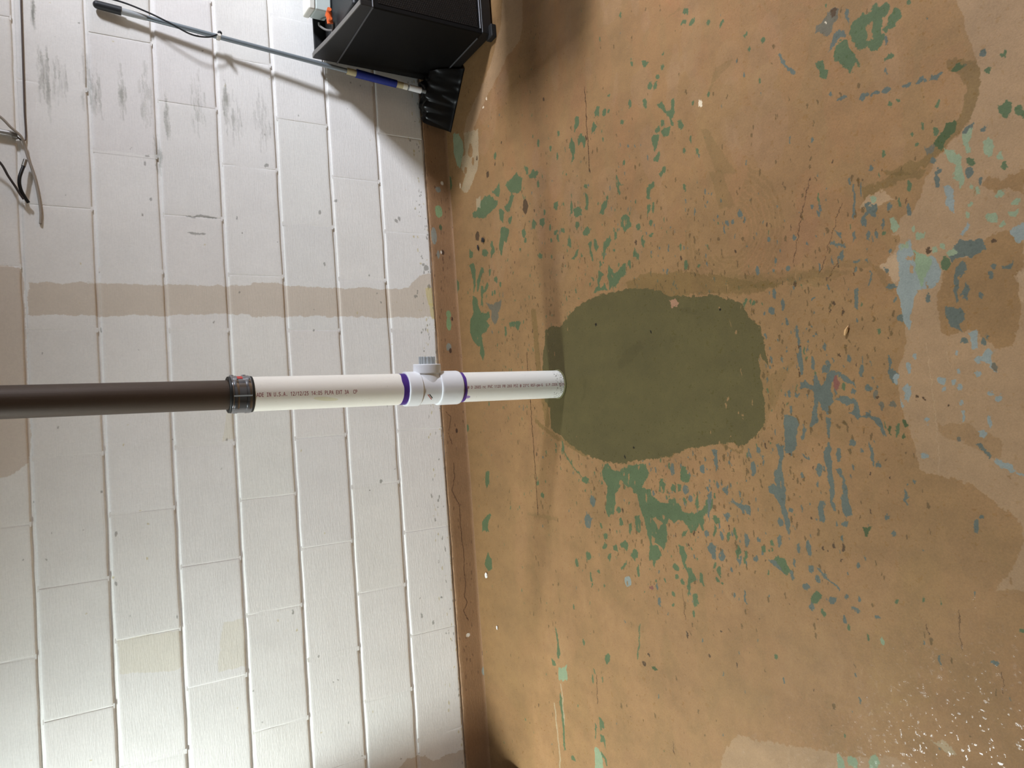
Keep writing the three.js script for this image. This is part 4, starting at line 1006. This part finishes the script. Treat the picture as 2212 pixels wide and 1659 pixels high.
  part('cord', tube([[0.018, 0.045, 0.04], [0.028, 0.035, 0.09], [0.045, 0.028, 0.13], [0.07, 0.03, 0.135], [0.10, 0.035, 0.10], [0.12, 0.03, 0.12]], 0.0042, 50), std('#77736f', 0.5), cord);
  part('branch_cord', tube([[0.045, 0.028, 0.13], [0.06, 0.045, 0.10], [0.085, 0.06, 0.075], [0.11, 0.055, 0.05]], 0.004, 40), std('#77736f', 0.5), cord);
  part('plug', mergeGeometries([rod([0.055, 0.045, 0.155], [0.09, 0.052, 0.165], 0.0115), rod([0.062, 0.05, 0.15], [0.062, 0.05, 0.178], 0.006), rod([0.088, 0.052, 0.145], [0.094, 0.054, 0.182], 0.008)]), std('#e0642a', 0.45), cord).userData.label = 'orange plug';
}

// ---------------------------------------------------------------- pole leaning on the wall
{
  const A = new THREE.Vector3(1.5125, 1.292, 0.021), B = new THREE.Vector3(1.362, 0.006, 0.118), L = A.distanceTo(B), dir = B.clone().sub(A).normalize();
  const P = (d) => A.clone().addScaledVector(dir, d).toArray(), pole = thing('pole', 'thin grey pole with a black handle and a blue sleeve, leaning on the white wall', 'pole');
  part('shaft', rod(P(0.06), P(1.17), 0.0088), std('#8c959b', 0.35, { metalness: 0.5 }), pole);
  part('handle', mergeGeometries([rod(P(0.0), P(0.072), 0.0135, 0.0145), new THREE.SphereGeometry(0.0135, 20, 12).translate(...P(0.0))]), std('#26272a', 0.5), pole).userData.label = 'black handle';
  part('collar', rod(P(0.072), P(0.15), 0.0112, 0.0098), std('#b4b8b9', 0.45), pole);
  const c0 = P(0.0), loop = part('cord', tube([[c0[0] + 0.012, c0[1] + 0.01, 0.035], [P(0.03)[0] + 0.022, P(0.03)[1], 0.04], [P(0.08)[0] + 0.022, P(0.08)[1], 0.045], [P(0.16)[0] + 0.006, P(0.16)[1], 0.056], [P(0.22)[0] - 0.012, P(0.22)[1], 0.064], [P(0.29)[0] - 0.031, P(0.29)[1], 0.066], [P(0.345)[0] - 0.020, P(0.345)[1], 0.064], [P(0.375)[0], P(0.375)[1], 0.062]], 0.003, 70), std('#17181b', 0.5), pole);
  loop.userData.label = 'black hanging cord';
  part('tie', mergeGeometries([rod(P(0.374), P(0.386), 0.0125), rod([P(0.38)[0] - 0.012, P(0.38)[1], 0.058], [P(0.38)[0] - 0.006, P(0.38)[1], 0.078], 0.006)]), std('#dcd8ce', 0.6), pole);
  part('knot', new THREE.SphereGeometry(0.008, 14, 10).translate(P(0.385)[0] + 0.012, P(0.385)[1], P(0.385)[2] + 0.006), std('#17181b', 0.5), pole);
  const tape = std('#b9ad86', 0.7);
  part('tape', rod(P(0.846), P(0.8826), 0.0125), tape, pole); part('sleeve', rod(P(0.8826), P(1.046), 0.0165, 0.0150), std('#12287e', 0.5), pole).userData.label = 'blue sleeve';
  part('tape', rod(P(1.046), P(1.0731), 0.0125), tape, pole); part('tape', rod(P(1.0731), P(1.092), 0.0125), std('#e4e1d2', 0.7), pole);
  part('ferrule', rod(P(1.0985), P(1.150), 0.0122), std('#eef0f2', 0.35), pole).userData.label = 'white end piece';
}

// ---------------------------------------------------------------- crumpled black plastic on the floor
const bagMat = new THREE.MeshPhysicalMaterial({ color: '#050506', roughness: 0.32, specularIntensity: 0.7 });
function sheet(name, label, A, B, C, D, high, s, nu = 46, nv = 34) {   // A-B lie along the wall at height `high`, C-D on the floor in front
  const pos = [], idx = [], front = (u) => [mix(C[0], D[0], u), mix(C[1], D[1], u)], back = (u) => [mix(A[0], B[0], u), mix(A[1], B[1], u)];
  for (let layer = 0; layer < 2; layer++) for (let j = 0; j <= nv; j++) for (let i = 0; i <= nu; i++) {
    const u = i / nu, v = j / nv, f = front(u), b = back(u), x = mix(f[0], b[0], v), z = mix(f[1], b[1], v), rise = high * Math.pow(smooth(v * 2.4), 0.8);
    const fold = Math.abs(noise3(x * 22 + z * 9, z * 30, s)) * 0.022 + 0.008 * noise3(x * 60, z * 60, s + 3), edge = Math.min(1, v * 6) * Math.min(1, (1 - v) * 10);
    pos.push(x, Math.max(0.004, rise + fold * edge) - layer * 0.003, z + layer * -0.001);
  }
  const n = (nu + 1) * (nv + 1); for (let j = 0; j < nv; j++) for (let i = 0; i < nu; i++) { const o = j * (nu + 1) + i; idx.push(o, o + 1, o + nu + 2, o, o + nu + 2, o + nu + 1); idx.push(n + o, n + o + nu + 2, n + o + 1, n + o, n + o + nu + 1, n + o + nu + 2); }
  const g = new THREE.BufferGeometry(); g.setAttribute('position', new THREE.Float32BufferAttribute(pos, 3)); g.setIndex(idx); g.computeVertexNormals();
  return tag(part(name, g, bagMat, scene), label, 'plastic sheet');
}
sheet('plastic_sheet', 'crumpled black plastic sheet on the floor beside the black cabinet', [1.335, 0.012], [1.452, 0.012], [1.247, 0.052], [1.452, 0.215], 0.112, 3);
sheet('plastic_bundle', 'black plastic bundle at the foot of the wall, left edge of the room', [-1.75, 0.012], [-1.40, 0.012], [-1.72, 0.36], [-1.325, 0.27], 0.12, 11);
{ // unseen bin, added to shade the floor on the right
  const t = thing('shade_bin', 'unseen tall dark bin added out of frame on the right to shade the floor', 'bin', [1.98, 0, 1.08]), m = std('#2b2b2d', 0.5);
  part('body', box(0.36, 0.70, 0.34, 0, 0.351, 0, 0.02), m, t); part('lid', box(0.39, 0.05, 0.37, 0, 0.727, 0, 0.015), m, t);
}
{ // unseen board, added outside the frame to shade the wall
  const t = thing('plank', 'unseen dark board added left of the frame to shade the wall', 'plank', [-1.50, 0, 0.42]);
  const g = box(0.24, 1.45, 0.022, -0.115, 0.725, 0, 0.003); g.rotateX(-0.27); g.rotateZ(-0.12); g.translate(0, 0.002, 0); part('board', g, std('#5a4735', 0.7), t);
}

// ---------------------------------------------------------------- cables and conduit at the top of the wall
{
  const c = thing('conduit', 'short galvanized conduit end clipped high on the white wall', 'conduit', [1.028, 1.536, 0]);
  part('tube', rod([0.004, 0, 0.014], [0.06, 0.9, 0.014], 0.0095), std('#b9b6b2', 0.4, { metalness: 0.6 }), c); part('collar', rod([0, -0.006, 0.014], [0.001, 0.008, 0.014], 0.0115), std('#8a847e', 0.4, { metalness: 0.6 }), c);
  const w = [[1.027, 1.535, 0.014], [1.013, 1.515, 0.012], [1.02, 1.5102, 0.006]]; for (let i = 1; i < 12; i++) w.push([1.02 + i * 0.1, 1.5102 - i * 0.0007, 0.0045]);
  tag(part('dark_wire', tube(w, 0.0026, 90), std('#5a4c44', 0.6), scene), 'thin dark wire running along the mortar line from the conduit end', 'wire');
  tag(part('grey_cable', tube([[1.10, 1.66, 0.042], [1.078, 1.578, 0.038], [1.045, 1.545, 0.034], [1.022, 1.520, 0.026], [0.995, 1.512, 0.014], [0.966, 1.506, 0.011], [0.92, 1.494, 0.009], [0.877, 1.486, 0.008], [0.83, 1.480, 0.007], [0.787, 1.477, 0.0065], [0.75, 1.479, 0.006]], 0.0042, 80), std('#a2988c', 0.6), scene), 'grey cable sagging from the conduit end down the white wall', 'cable');
  const b = thing('black_cable', 'thin black cable hanging to a thick black stub high on the wall', 'cable');
  part('lead', tube([[0.99, 1.66, 0.05], [0.927, 1.578, 0.045], [0.884, 1.556, 0.04], [0.856, 1.540, 0.034], [0.835, 1.529, 0.03], [0.82, 1.520, 0.026]], 0.0036, 50), std('#3a322f', 0.5), b);
  part('stub', tube([[0.925, 1.517, 0.03], [0.905, 1.523, 0.034], [0.885, 1.528, 0.036], [0.865, 1.529, 0.035], [0.845, 1.525, 0.03], [0.822, 1.514, 0.022], [0.812, 1.508, 0.018]], 0.0052, 50), std('#0c0c0d', 0.45), b).userData.label = 'thick black stub';
  part('connector', rod([0.925, 1.517, 0.03], [0.948, 1.511, 0.027], 0.0062), std('#8a8780', 0.35, { metalness: 0.7 }), b);
}

// ---------------------------------------------------------------- crumbs on the floor
const crumb = (name, label, cat, x, z, sx, sy, sz, color, turn, s, group) => { const g = new THREE.IcosahedronGeometry(1, 2), p = g.attributes.position; for (let i = 0; i < p.count; i++) { const q = 1 + 0.35 * noise3(p.getX(i) * 1.7 + s, p.getY(i) * 1.7, p.getZ(i) * 1.7); p.setXYZ(i, p.getX(i) * q * sx, Math.max(-sy, p.getY(i) * q * sy) + sy, p.getZ(i) * q * sz); } g.computeVertexNormals(); g.rotateY(turn); g.translate(x, 0.0005, z); return tag(part(name, g, std(color, 0.6), scene), label, cat, group); };
crumb('black_chip', 'larger black chip on the floor near the curb', 'chip', 0.729, 0.268, 0.012, 0.004, 0.008, '#0c0a09', 0.4, 3, 'black chips near the curb');
crumb('black_chip', 'smaller narrow black chip on the floor, nearer the curb', 'chip', 0.709, 0.222, 0.013, 0.003, 0.005, '#0c0a09', 0.3, 7, 'black chips near the curb');
crumb('white_crumb', 'white crumb beside a green paint chip near the curb', 'crumb', -0.614, 0.096, 0.010, 0.004, 0.006, '#f2efe8', 0.1, 11, 'white crumbs near the curb');
crumb('white_crumb', 'small white crumb further along the curb, nearer the black bundle', 'crumb', -0.811, 0.156, 0.007, 0.003, 0.004, '#f2efe8', 0.2, 15, 'white crumbs near the curb');
crumb('wood_chip', 'thin tan wood chip on the worn floor paint', 'chip', 0.148, 1.786, 0.011, 0.003, 0.0035, '#c49a66', -0.5, 19);

renderer.render(scene, camera);
